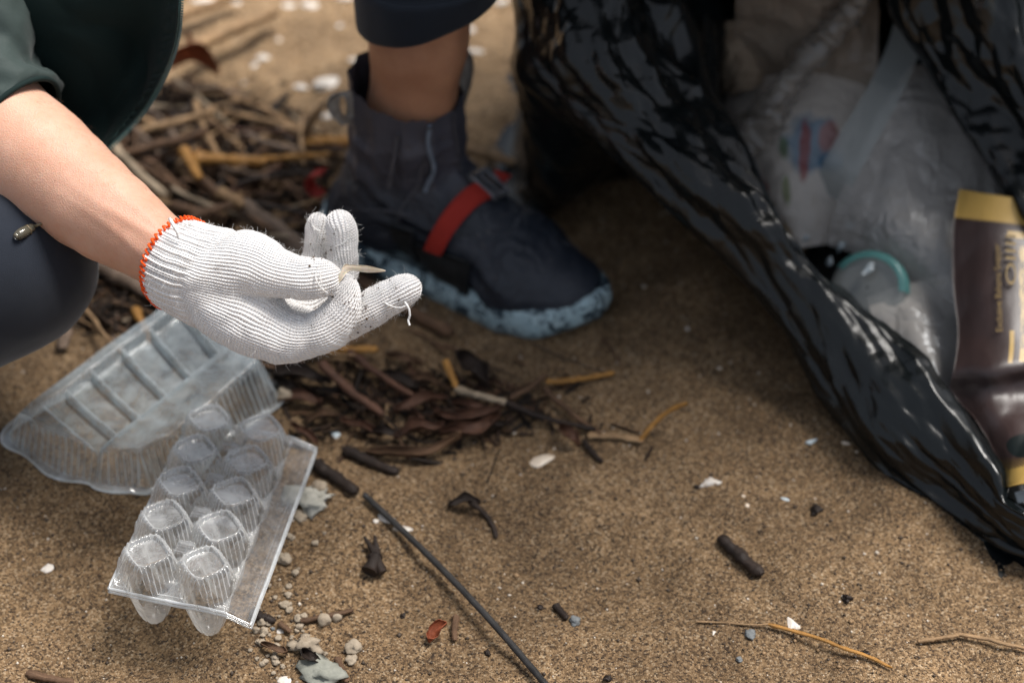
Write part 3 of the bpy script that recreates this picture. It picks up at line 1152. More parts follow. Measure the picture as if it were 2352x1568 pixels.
def build_leg():
    base = HEEL.copy()
    person = thing('person', base, 'standing person in rolled-up dark trousers and a blue-soled ankle shoe', 'person')
    # skin
    lp = [np.array(q) for q in [(.092, 0, .06), (.095, 0.001, .165), (.103, .006, .24), (.108, .016, .33), (.112, .026, .46)]]
    lr = [.034, .0365, .0392, .046, .052]
    f = lambda p: chain_sdf(p, lp, lr, 0.012)
    V, F = sdf_mesh(f, (.02, -.07, .05), (.20, .11, .53), 0.007, 3)
    V, F = subdivide(V, F)
    V = laplace(V, F, 0.5)
    shin = np.exp(-((V[:, 1] + 0.008) / 0.012) ** 2) * (V[:, 0] > 0.1)
    V[:, 0] += 0.003 * shin
    m = NT('brown tanned skin')
    vec = m.coord('Object')
    col = m.mix(m.ramp(m.noise(vec, 40, 4, 0.6), [(0.35, 0.0), (0.7, 1.0)]), (0.32, 0.155, 0.09), (0.40, 0.21, 0.125))
    nb = m.bump(m.noise(vec, 500, 4, 0.7), 0.3, 0.0005)
    sk = m.done(m.principled(Base_Color=col, Roughness=0.5, Specular_IOR_Level=0.4, Normal=nb, Subsurface_Weight=0.25,
                             Subsurface_Radius=(0.006, 0.003, 0.0015), Subsurface_Scale=1.0))
    o = obj('lower_leg', sw(V), F, sk, person)
    o['label'] = 'bare brown ankle and shin'

    # trouser leg with a rolled hem
    dk = NT('near black navy cotton')
    vec = dk.coord('Object')
    col = dk.mix(dk.noise(vec, 30, 4, 0.6), (0.005, 0.008, 0.013), (0.010, 0.015, 0.024))
    nb = dk.bump(dk.noise(vec, 900, 3, 0.7), 0.4, 0.0006)
    dkm = dk.done(dk.principled(Base_Color=col, Roughness=0.88, Specular_IOR_Level=0.2, Normal=nb, Sheen_Weight=0.1))
    ax = catmull(np.array([(-.066, 1.222, .264, .059), (-.063, 1.224, .292, .062), (-.060, 1.228, .308, .061), (-.050, 1.25, .41, .066),
                           (-.03, 1.28, .53, .074), (.0, 1.31, .68, .086), (.05, 1.34, .86, .096)]), 64)
    na = 64
    a = np.arange(na) / na * 2 * math.pi
    T, N, B = frames(ax[:, :3])
    tilt = 0.020 * np.cos(a - 0.35) - 0.008 * np.sin(a)   # hem rides up on one side
    ring = np.stack([np.cos(a), np.sin(a), 0 * a], -1)
    V = ax[:, None, :3] + ring[None] * ax[:, None, 3:]
    fall = np.exp(-np.arange(64) / 14.0)[:, None]
    V[..., 2] += tilt[None] * fall
    fo = folds(V.reshape(-1, 3), 5, ((11, .010), (26, .004))).reshape(64, na)
    V = V + ring[None] * fo[..., None] * 0.8
    Fg = grid_faces(64, na, close_v=True)
    V3 = V.reshape(-1, 3)
    Nv = vnormals(V3, Fg)
    inner = V3 - Nv * 0.0025
    hem = np.stack([np.arange(na), np.roll(np.arange(na), -1), np.roll(np.arange(na), -1) + len(V3), np.arange(na) + len(V3)], 1)
    tr = obj('trouser_leg', np.concatenate([V3, inner]), np.concatenate([Fg, Fg[:, ::-1] + len(V3), hem]), dkm, person)
    tr['label'] = 'rolled-up near black trouser hem'
    cuff = np.stack([V[0] + [0, 0, -.001], V[0] + ring * .004, V[9] + ring * .005, V[15] + ring * .0045, V[15] + ring * .0005], 0)
    cg = np.stack([catmull(cuff[:, k], 14) for k in range(na)], 1)
    obj('rolled_hem', cg.reshape(-1, 3), grid_faces(14, na, close_v=True), dkm, tr)

    # the other trouser leg, hips and jacket, unseen, added to shade bag and shoe
    def body(p):
        d = chain_sdf(p, [np.array(q) for q in [(.05, 1.34, .84), (.20, 1.64, .92), (.52, 1.74, .92)]], [.095, .13, .15], .06)
        return smin(d, chain_sdf(p, [np.array(q) for q in [(.55, 1.75, .93), (.80, 1.66, .50), (.92, 1.86, .10)]], [.12, .085, .065], .05), .05)
    V, F = sdf_mesh(body, (-.12, 1.15, .0), (1.1, 2.1, 1.12), 0.02, 2)
    obj('trousers', V, F, dkm, person)

    def jacket(p):
        d = chain_sdf(p, [np.array(q) for q in [(.46, 1.72, .98), (.52, 1.50, 1.10), (.48, 1.26, 1.16)]], [.18, .22, .20], .08)
        for sx, ex, ey in ((-.18, .30, 1.42), (.22, .84, 1.24)):
            d = smin(d, chain_sdf(p, [np.array([.50 + sx, 1.36, 1.12]), np.array([ex, ey, .84]), P(1800, -640, .52) + [0, .0, .06]], [.08, .065, .05], .03), .05)
        return d
    V, F = sdf_mesh(jacket, (-.05, .9, .45), (.98, 2.0, 1.5), 0.02, 2)
    obj('jacket', V, F, dkm, person)

    # upper
    clip = lambda p: np.maximum(shoe_sdf(p), np.maximum(0.020 - p[:, 2] + 0.0 * p[:, 0], p[:, 2] - 0.225))
    V, F = sdf_mesh(clip, (-.02, -.08, .0), (.31, .08, .26), 0.0042, 2)
    V, F = subdivide(V, F)
    V = laplace(V, F, 0.5)
    N = vnormals(V, F)
    # opening line dips at the front and back
    top = 0.198 - 0.012 * np.clip((V[:, 0] - 0.09) / 0.045, -1, 1)
    keep = (V[:, 2] < top)[F].any(1)
    wr = folds(V * [1, .6, 1.0], 8, ((16, .010), (38, .0065), (90, .0022))) * (1 - 0.7 * smooth(V[:, 0], .20, .26)) * (1 - 0.8 * smooth(V[:, 2], .15, .18))
    gus = 0.0035 * np.abs(np.sin(np.arctan2(V[:, 1], V[:, 0] - 0.09) * 6)) * smooth(V[:, 2], .085, .13)
    V = V + N * (wr - gus)[:, None]
    F = F[keep]
    used = np.unique(F)
    rm = -np.ones(len(V), np.int64)
    rm[used] = np.arange(len(used))
    V, F = V[used], rm[F]
    m = NT('worn navy leather')
    vec = m.coord('Object')
    zz = m.n('SeparateXYZ', ins={0: vec}).outputs[2]
    base_c = m.mix(m.ramp(m.noise(vec, 22, 5, 0.65, 0.6), [(0.3, 0.0), (0.72, 1.0)]), (0.007, 0.012, 0.021), (0.026, 0.030, 0.042))
    shaft = m.mix(m.noise(vec, 50, 3, 0.6), (0.035, 0.036, 0.050), (0.070, 0.071, 0.092))
    fz = m.ramp(m.math('ADD', zz, m.math('MULTIPLY', m.noise(vec, 35, 2), 0.03)), [(0.108, 0.0), (0.128, 1.0)])
    col = m.mix(fz, base_c, shaft)
    sandy = m.ramp(m.noise(vec, 130, 4, 0.7), [(0.62, 0.0), (0.75, 0.7)])
    col = m.mix(sandy, col, (0.10, 0.085, 0.07))
    nb = m.bump(m.noise(vec, 240, 5, 0.7), 0.35, 0.001)
    um = m.done(m.principled(Base_Color=col, Roughness=0.55, Specular_IOR_Level=0.45, Normal=nb))
    shoe = obj('shoe', sw(V), F, um, person, attrs=None)
    shoe['label'] = 'dark navy ankle shoe with pale blue sole and red strap'

    # sole
    xs = 0.1435 - 0.1445 * np.cos(np.linspace(0, math.pi, 90))
    w = sole_half(xs)
    loop = np.concatenate([np.stack([xs, w], -1), np.stack([xs[::-1], -w[::-1]], -1)[1:-1]])
    lev = [(-.0005, -.010), (0.0, -.004), (.004, .0005), (.012, .0035), (.020, .0030), (.028, .0020), (.033, -.001), (.034, -.006), (.030, -.012)]
    cx = np.array([0.14, 0.0])
    tang = np.roll(loop, -1, 0) - np.roll(loop, 1, 0)
    nrm = np.stack([tang[:, 1], -tang[:, 0]], -1)
    nrm /= np.linalg.norm(nrm, axis=1, keepdims=True) + 1e-9
    if (nrm * (loop - cx)).sum() < 0:
        nrm = -nrm
    rows = []
    for z, off in lev:
        q = loop + nrm * off
        zz_ = z * (1 + 0.12 * np.sin(q[:, 0] * 40) * (z > .01)) + 0.022 * smooth(q[:, 0], .20, .30) ** 1.5
        zz_ = zz_ + 0.010 * smooth(q[:, 0], .05, -.01) * (z > 0.02)
        rows.append(np.stack([q[:, 0], q[:, 1], zz_], -1))
    G = np.stack(rows)
    V = G.reshape(-1, 3)
    V = V + 0.0009 * fbm(V * 120, 2, 6)[:, None] * np.array([.5, 1, .6])
    k = len(loop)
    F = grid_faces(len(lev), k, close_v=True).tolist() + [list(range(k))[::-1], list(range((len(lev) - 1) * k, len(lev) * k))]
    m = NT('scuffed pale blue foam')
    vec = m.coord('Object')
    col = m.mix(m.noise(vec, 60, 3, 0.6), (0.24, 0.37, 0.43), (0.52, 0.63, 0.65))
    fleck = m.ramp(m.noise(vec, 62, 6, 0.8, 0.8), [(0.47, 0.0), (0.56, 1.0)])
    col = m.mix(fleck, col, (0.02, 0.035, 0.05))
    z_ = m.n('SeparateXYZ', ins={0: vec}).outputs[2]
    sd = m.ramp(m.math('ADD', z_, m.math('MULTIPLY', m.noise(vec, 70, 4, 0.7), 0.03)), [(0.012, 1.0), (0.030, 0.0)])
    col = m.mix(m.math('MULTIPLY', sd, 0.9), col, (0.10, 0.075, 0.045))
    nb = m.bump(m.noise(vec, 220, 5, 0.7), 0.6, 0.0015)
    sm = m.done(m.principled(Base_Color=col, Roughness=0.8, Specular_IOR_Level=0.2, Normal=nb))
    so = obj('sole', sw(V), F, sm, shoe)
    so['label'] = 'scuffed pale blue foam sole with sand stuck to it'

    # red strap over the instep, its buckle and the black side panel
    red = NT('worn red webbing')
    vec = red.coord('Object')
    col = red.mix(red.noise(vec, 60, 4, 0.6), (0.20, 0.011, 0.007), (0.33, 0.022, 0.013))
    wv = red.n('TexWave', ins={0: vec, 'Scale': 300.0, 'Distortion': 0.5}).outputs[0]
    redm = red.done(red.principled(Base_Color=col, Roughness=0.75, Specular_IOR_Level=0.3, Normal=red.bump(wv, 0.3, 0.0004)))
    blk = mottled('black rubber', (0.006, 0.008, 0.010), (0.014, 0.016, 0.018), 80, 0.55, 0.4, 0.0008, 0.4)
    gry = mottled('grey buckle plastic', (0.05, 0.055, 0.065), (0.12, 0.125, 0.14), 120, 0.4, 0.2, 0.0005, 0.5)
    c = np.array([.150, 0, .045])
    ph = np.linspace(R(152), R(86), 40)
    dr = np.stack([0 * ph, np.cos(ph), np.sin(ph)], -1)
    xsft = np.linspace(-.004, .016, 40)
    st = band(c, dr, xsft, 0.0155, 0.0024, redm, 'strap', shoe)
    st['label'] = 'faded red webbing strap'
    ph2 = np.linspace(R(205), R(152), 16)
    dr2 = np.stack([0 * ph2, np.cos(ph2), np.sin(ph2)], -1)
    band(np.array([.145, 0, .045]), dr2, np.linspace(0, 0, 16), 0.070, 0.0018, blk, 'side_panel', shoe)
    ph3 = np.linspace(R(176), R(140), 10)
    dr3 = np.stack([0 * ph3, np.cos(ph3), np.sin(ph3)], -1)
    band(np.array([.118, 0, .045]), dr3, np.linspace(0, -.004, 10), 0.020, 0.0035, blk, 'strap_keeper', shoe)
    # buckle: four bars of a rectangular ring at the strap's top end
    d0 = np.array([[0, math.cos(R(88)), math.sin(R(88))]])
    d1 = np.array([[0, math.cos(R(66)), math.sin(R(66))]])
    bars = []
    corners = []
    for dd, sgn in ((d0, 1), (d1, -1)):
        for xx in (-.012, .012):
            cc = c + np.array([.015 + xx, 0, 0])
            corners.append(shoe_hit(cc[None], dd)[0] + dd[0] * 0.009)
    q = [corners[0], corners[1], corners[3], corners[2], corners[0]]
    for i in range(4):
        bars.append(tube(sw(np.linspace(q[i], q[i + 1], 4)), 0.0029, 8))
    bars.append(tube(sw(np.linspace((q[0] + q[3]) / 2, (q[1] + q[2]) / 2, 4)), 0.002, 8))
    bv, bf = join(bars)
    obj('buckle', bv, bf, gry, shoe)
    e0 = (q[2] + q[3]) / 2
    tail = np.stack([e0 + [0, 0, 0.0], e0 + [.001, .004, .001], e0 + [.003, .008, .004]])
    tl = catmull(tail, 8)
    tg = np.stack([tl + [-.008, 0, 0], tl + [.008, 0, 0]], 1)
    v, f_ = slab(sw(tg), 0.002)
    obj('strap_tail', v, f_, redm, shoe)
    # pale stitched seams over the upper
    pale = mottled('pale blue piping', (0.10, 0.13, 0.17), (0.20, 0.24, 0.30), 200, 0.6, 0.2, 0.0005)
    dim = mottled('dusty thread', (0.06, 0.06, 0.07), (0.10, 0.10, 0.115), 200, 0.8, 0.2, 0.0005)

    def seam(ctrl, r, mat, name='seam'):
        cc = catmull(np.array(ctrl), 30)            # x, angle, height of the centre
        c_ = np.stack([cc[:, 0], 0 * cc[:, 0], cc[:, 2]], -1)
        d_ = np.stack([0 * cc[:, 0], np.cos(np.radians(cc[:, 1])), np.sin(np.radians(cc[:, 1]))], -1)
        hit = shoe_hit(c_, d_) + d_ * r * 0.5
        v_, f__ = tube(sw(hit), r, 6)
        obj(name, v_, f__, mat, shoe)

    seam([(.245, 190, .04), (.235, 150, .04), (.215, 110, .045), (.235, 60, .04), (.245, 20, .04)], .0009, dim)
    seam([(.185, 200, .045), (.195, 165, .045), (.180, 130, .05), (.165, 100, .05)], .0010, dim)
    seam([(.120, 200, .05), (.105, 170, .055), (.110, 140, .06), (.130, 110, .06)], .0010, dim)
    seam([(.02, 180, .05), (.05, 178, .075), (.09, 170, .085), (.12, 150, .07)], .0010, dim)
    seam([(.19, 150, .05), (.200, 120, .05), (.205, 95, .05)], .0020, pale, 'piping')

    def vseam(ctrl, r, mat):                        # on the shaft: angle round the ankle, height
        cc = catmull(np.array(ctrl), 24)
        c_ = np.stack([0 * cc[:, 0] + .086, 0 * cc[:, 0], cc[:, 1]], -1)
        d_ = np.stack([np.cos(np.radians(cc[:, 0])), np.sin(np.radians(cc[:, 0])), 0 * cc[:, 0]], -1)
        hit = shoe_hit(c_, d_) + d_ * r * 0.6
        v_, f__ = tube(sw(hit), r, 6, flat=0.7)
        obj('piping', v_, f__, mat, shoe)

    vseam([(-32, .185), (-34, .165), (-30, .14), (-38, .118)], .0028, pale)
    vseam([(-60, .180), (-66, .15), (-72, .122)], .0022, dim)
    vseam([(-5, .185), (-2, .15), (5, .122)], .0014, dim)
    # pull loops beside the collar and the red heel tag
    lm = mottled('dusty grey webbing', (0.16, 0.15, 0.14), (0.28, 0.27, 0.25), 150, 0.7, 0.3, 0.0006)

    def loop_tab(ctrl, width_dir, wd, mat, name):
        l_ = catmull(np.array(ctrl), 16)
        wv_ = np.asarray(width_dir, float) * wd / 2
        v_, f__ = slab(sw(np.stack([l_ - wv_, l_ + wv_], 1)), 0.0022)
        return obj(name, v_, f__, mat, shoe)

    loop_tab([(.058, -.042, .170), (.052, -.050, .185), (.053, -.051, .200), (.061, -.047, .206), (.066, -.043, .195), (.064, -.043, .178)],
             (.6, .6, 0), .012, lm, 'pull_loop')
    loop_tab([(.115, .046, .155), (.118, .056, .180), (.114, .062, .198), (.104, .060, .206), (.102, .052, .195), (.104, .048, .170)],
             (.8, .3, 0), .014, lm, 'pull_loop')
    tg_ = loop_tab([(.006, -.018, .058), (-.003, -.020, .061), (-.007, -.020, .070), (-.004, -.018, .079), (.006, -.014, .083)],
                   (0, .9, 0), .014, redm, 'heel_tag')
    tg_['label'] = 'small red loop at the heel'


build_leg()

# ================================================================== black bin bag held open, and what is in it
BAG = [  # outer foot, ridge, rim: px, py, height, going round the mouth
    ((2560, 1330, 0), (2540, 1270, .03), (2520, 1200, .045)),
    ((2352, 1284, 0), (2310, 1225, .028), (2330, 1165, .045)),
    ((2184, 1198, 0), (2160, 1080, .036), (2285, 1080, .050)),
    ((2034, 1098, .005), (2034, 944, .060), (2180, 900, .062)),
    ((1900, 940, .025), (1940, 790, .078), (2060, 780, .072)),
    ((1780, 743, .060), (1820, 635, .105), (1930, 668, .085)),
    ((1660, 600, .095), (1751, 536, .135), (1838, 586, .105)),
    ((1540, 485, .125), (1660, 437, .160), (1765, 445, .130)),
    ((1400, 352, .150), (1575, 350, .185), (1697, 288, .160)),
    ((1267, 244, .170), (1458, 239, .205), (1646, 205, .180)),
    ((1189, 172, .185), (1380, 130, .235), (1610, 90, .205)),
    ((1183, 60, .215), (1370, 20, .260), (1585, 0, .230)),
    ((1190, -80, .25), (1360, -120, .30), (1570, -120, .26)),
    ((1300, -380, .38), (1450, -420, .44), (1620, -380, .38)),
    ((1780, -800, .58), (1800, -760, .60), (1810, -640, .50)),
    ((2250, -560, .48), (2180, -480, .46), (2000, -320, .36)),
    ((2400, -150, .30), (2250, -60, .29), (2030, 0, .24)),
    ((2480, 150, .22), (2330, 160, .22), (2115, 140, .19)),
    ((2560, 420, .16), (2450, 380, .17), (2215, 300, .155)),
    ((2650, 750, .10), (2560, 620, .13), (2352, 520, .115)),
    ((2760, 1050, .03), (2700, 900, .09), (2560, 800, .085)),
    ((2700, 1280, 0), (2650, 1150, .05), (2580, 1050, .06)),
]
BAG_END = np.array([0.50, 2.35, 0.10])


def build_bag():
    prof = []
    for k, (o_, r_, i_) in enumerate(BAG):
        O, Rr, I = P(*o_), P(*r_), P(*i_)
        E = BAG_END
        if 3 <= k <= 12:
            B1 = np.array([O[0] + .05, O[1] + .05 + O[2] * 1.25, 0.0])
        elif k < 7 or k > 19:
            B1 = O + (I - O) * 0.25
            B1[2] = -0.004
        else:
            B1 = O + (E - O) * 0.12
            B1[2] = O[2] * 0.6
        B2 = B1 + (E - B1) * 0.55
        B2[2] = max(B1[2] * 0.6, 0.02) + 0.10
        if k < 4 or k > 19:
            B2 = B1 + (I - O) * 0.35
            B2[2] = -0.006
        if k in (9, 10, 11):                    # the slack tail of the bag lies on the sand behind the shoe
            B1 = P(*{9: (1232, 368, 0), 10: (1160, 268, 0), 11: (1176, 150, 0)}[k])
        inward = (np.array([0.40, 1.62, 0]) - I)
        inward[2] = 0
        inward /= np.linalg.norm(inward)
        if k < 10 or k > 19:
            I1 = I + inward * 0.035
            I1[2] = 0.022
            I2 = I + inward * 0.12
            I2[2] = 0.006
        else:
            I1 = I + (E - I) * 0.18
            I1[2] = I[2] * 0.95
            I2 = I + (E - I) * 0.5
            I2[2] = I[2] * 0.9 + 0.02
        E2 = E + np.array([0, -.10, .02])
        Bm = B1 + (O - B1) * 0.35
        if 3 <= k <= 12:
            Bm = (B1 + O) / 2 + np.array([.01, .01, -.02 * min(1, O[2] / .1)])
            if k in (9, 10, 11):
                Bm = np.array([O[0] + .015, O[1] + .05, .03])
        prof.append([E, B2, B1, Bm, O, (O + Rr) / 2 + (Rr - I) * 0.10, Rr, (Rr + I) / 2 + np.array([0, 0, .008]), I, I1, I2, E2])
    prof = np.array(prof)
    # refine the profile, then the loop (periodic)
    TS = np.concatenate([np.linspace(0, 3, 18)[:-1], np.linspace(3, 8.6, 150)[:-1], np.linspace(8.6, 11, 26)])
    NT_, NS = len(TS), 860
    rows = np.stack([catmull_at(c, TS) for c in prof])
    per = np.concatenate([rows[-2:], rows, rows[:3]])
    out = []
    n = len(rows)
    s = np.linspace(0, n, NS, endpoint=False)
    i = s.astype(int)
    t = (s - i)[:, None, None]
    p0, p1, p2, p3 = per[i + 1], per[i + 2], per[i + 3], per[i + 4]
    G = 0.5 * ((2 * p1) + (-p0 + p2) * t + (2 * p0 - 5 * p1 + 4 * p2 - p3) * t ** 2 + (-p0 + 3 * p1 - 3 * p2 + p3) * t ** 3)
    F = grid_faces(NS, NT_, close_u=True)
    V = G.reshape(-1, 3)
    N = vnormals(V, F)
    # creases: pulled folds that follow the strip, then crumple
    arc_s = np.concatenate([[0], np.cumsum(np.linalg.norm(np.diff(G[:, 95], axis=0), axis=1))])
    arc_t = np.concatenate([np.zeros((NS, 1)), np.cumsum(np.linalg.norm(np.diff(G, axis=1), axis=2), axis=1)], 1)
    arc_t = arc_t - arc_t[:, 90:91]
    qa = np.stack([np.repeat(arc_s, NT_), arc_t.ravel()], -1)
    S, Tt = np.meshgrid(np.arange(NS) / NS * n, TS - 1.0, indexing='ij')
    q = np.stack([S.ravel(), Tt.ravel()], -1)
    warp = fbm(q * [0.8, 0.8], 3, 60)
    pull = np.abs(((q[:, 1] * 1.9 + 0.35 * warp + q[:, 0] * 0.35) % 2.0) - 1.0)
    pull2 = np.abs(((q[:, 1] * 4.3 + 0.5 * warp - q[:, 0] * 0.5) % 2.0) - 1.0)
    amp = np.interp(q[:, 1], [-1, 1.5, 2.6, 3.2, 4, 7, 8, 10], [.6, .4, .4, .5, 1, 1, .6, .5])
    rimfade = 1 - 0.75 * np.exp(-((q[:, 1] - 7.0) / 0.18) ** 2)
    dz = (pull - .4) * 0.011 + (pull2 - .4) * 0.0045
    dz = dz * (0.55 + 0.45 * noise(q * [0.9, 1.3] + 3, 61))
    dz = dz * 0.30
    for (ls, lt, a_, sd) in ((.19, .080, .0125, 1), (.085, .040, .0095, 2), (.042, .020, .0062, 3), (.021, .010, .0031, 4), (.011, .0055, .0011, 5)):
        jit = 0.03 * fbm(qa / lt, 1, 33 + sd)[:, None]
        dz = dz + a_ * facet(qa / [ls, lt] + jit, 70 + sd) * (0.55 + 0.6 * smooth(noise(qa / .11, 50 + sd), -.3, .5))
    V = V + N * (dz * amp * rimfade)[:, None]
    V[:, 2] = np.maximum(V[:, 2], ground_z(V[:, 0], V[:, 1]) + 0.0005 - 0.03 * (q[:, 1] < 2.75))
    m = NT('thin black polythene')
    vec = m.coord('Object')
    wv = m.n('VectorMath', operation='ADD', ins={0: vec, 1: m.n('VectorMath', operation='SCALE', ins={0: m.n('TexNoise', ins={'Vector': vec, 'Scale': 18.0, 'Detail': 3.0}).outputs[1], 3: 0.05}).outputs[0]}).outputs[0]
    st = m.n('Mapping', ins={0: wv, 2: (0, 0, 0.8), 3: (1.0, 0.45, 0.8)}).outputs[0]
    v1 = m.n('TexVoronoi', ins={'Vector': st, 'Scale': 38.0}).outputs['Distance']
    v2 = m.n('TexVoronoi', ins={'Vector': wv, 'Scale': 95.0}).outputs['Distance']
    mask = m.ramp(m.noise(vec, 14, 2, 0.5), [(0.42, 0.0), (0.60, 1.0)])
    cr = m.math('ADD', v1, m.math('MULTIPLY', v2, 0.35))
    nb = m.bump(m.math('MULTIPLY', cr, mask), 0.10, 0.006)
    rg = m.ramp(m.noise(vec, 18, 3, 0.6), [(0.3, 0.20), (0.7, 0.32)])
    mat = m.done(m.principled(Base_Color=(0.004, 0.0055, 0.006), Roughness=rg, IOR=1.5, Specular_IOR_Level=0.40, Normal=nb))
    b = obj('bin_bag', V, F, mat)
    tag(b, 'large glossy black plastic bin bag propped open on the sand', 'bin bag')
    return b


build_bag()


def sheet_ior(m, ior):
    """a thin sheet reflects alike from both sides"""
    back = m.n('NewGeometry').outputs['Backfacing']
    return m.math('ADD', ior, m.math('MULTIPLY', back, 1.0 / ior - ior))


def film_material(name, col, alpha, rough=0.25, glossy=1.0, extra=None):
    """thin plastic film: part see-through, part milky, with a sheen"""
    m = NT(name)
    vec = m.coord('Object')
    tr = m.n('BsdfTransparent', ins={0: (0.96, 0.96, 0.96, 1)}).outputs[0]
    c = col
    if extra is not None:
        c, alpha = extra(m, col, alpha)
    ins = {}
    df = m.n('BsdfDiffuse')
    tl = m.n('BsdfTranslucent')
    for nd in (df, tl):
        if isinstance(c, bpy.types.NodeSocket):
            m.t.links.new(c, nd.inputs[0])
        else:
            nd.inputs[0].default_value = (tuple(c) + (1,))[:4]
    nb = m.bump(m.n('TexVoronoi', ins={'Vector': m.coord('Object', (1, .6, .8)), 'Scale': 70.0}).outputs['Distance'], 0.3, 0.004)
    milk = m.n('MixShader', ins={0: 0.35, 1: df.outputs[0], 2: tl.outputs[0]}).outputs[0]
    body = m.n('MixShader', ins={0: alpha, 1: tr, 2: milk}).outputs[0]
    gl = m.n('BsdfGlossy', ins={0: (0.9, 0.95, 1.0, 1), 'Roughness': rough, 'Normal': nb}).outputs[0]
    fr = m.n('Fresnel', ins={'IOR': sheet_ior(m, 1.5), 'Normal': nb}).outputs[0]
    out = m.n('MixShader', ins={0: m.math('MULTIPLY', fr, glossy, clamp=True), 1: body, 2: gl}).outputs[0]
    return m.done(out)


def film(name, net, mat, seed, amp, label, cat, n=150, m_=150, freqs=((12, .016), (28, .008), (60, .0045), (120, .0018)), group=None):
    G = patch([[P(*q) for q in row] for row in net], n, m_)
    F = grid_faces(n, m_)
    V = G.reshape(-1, 3)
    N = vnormals(V, F)
    V = V + N * (folds(V, seed, freqs, 0.1, 1.0) * amp)[:, None]
    U, W = np.meshgrid(np.linspace(0, 1, n), np.linspace(0, 1, m_), indexing='ij')
    o = obj(name, V, F, mat, uv=np.stack([W.ravel(), U.ravel()], -1))
    return tag(o, label, cat, group)


def spots(m, base, alpha, blobs):
    """flat print: soft-edged blobs (u, v, ru, rv, colour)"""
    uv = m.coord('UV')
    wob = m.noise(uv, 9, 3, 0.6)
    sep = m.n('SeparateXYZ', ins={0: uv})
    col, al = base, alpha
    for (u, v, ru, rv, c) in blobs:
        dx = m.math('DIVIDE', m.math('SUBTRACT', sep.outputs[0], u), ru)
        dy = m.math('DIVIDE', m.math('SUBTRACT', sep.outputs[1], v), rv)
        d = m.math('ADD', m.math('MULTIPLY', dx, dx), m.math('MULTIPLY', dy, dy))
        d = m.math('ADD', d, m.math('MULTIPLY', m.math('SUBTRACT', wob, 0.5), 1.6))
        f = m.ramp(d, [(0.45, 0.75), (1.1, 0.0)])
        col = m.mix(f, col, c)
        al = m.math('MAXIMUM', al, m.math('MULTIPLY', f, 0.85))
    return col, al


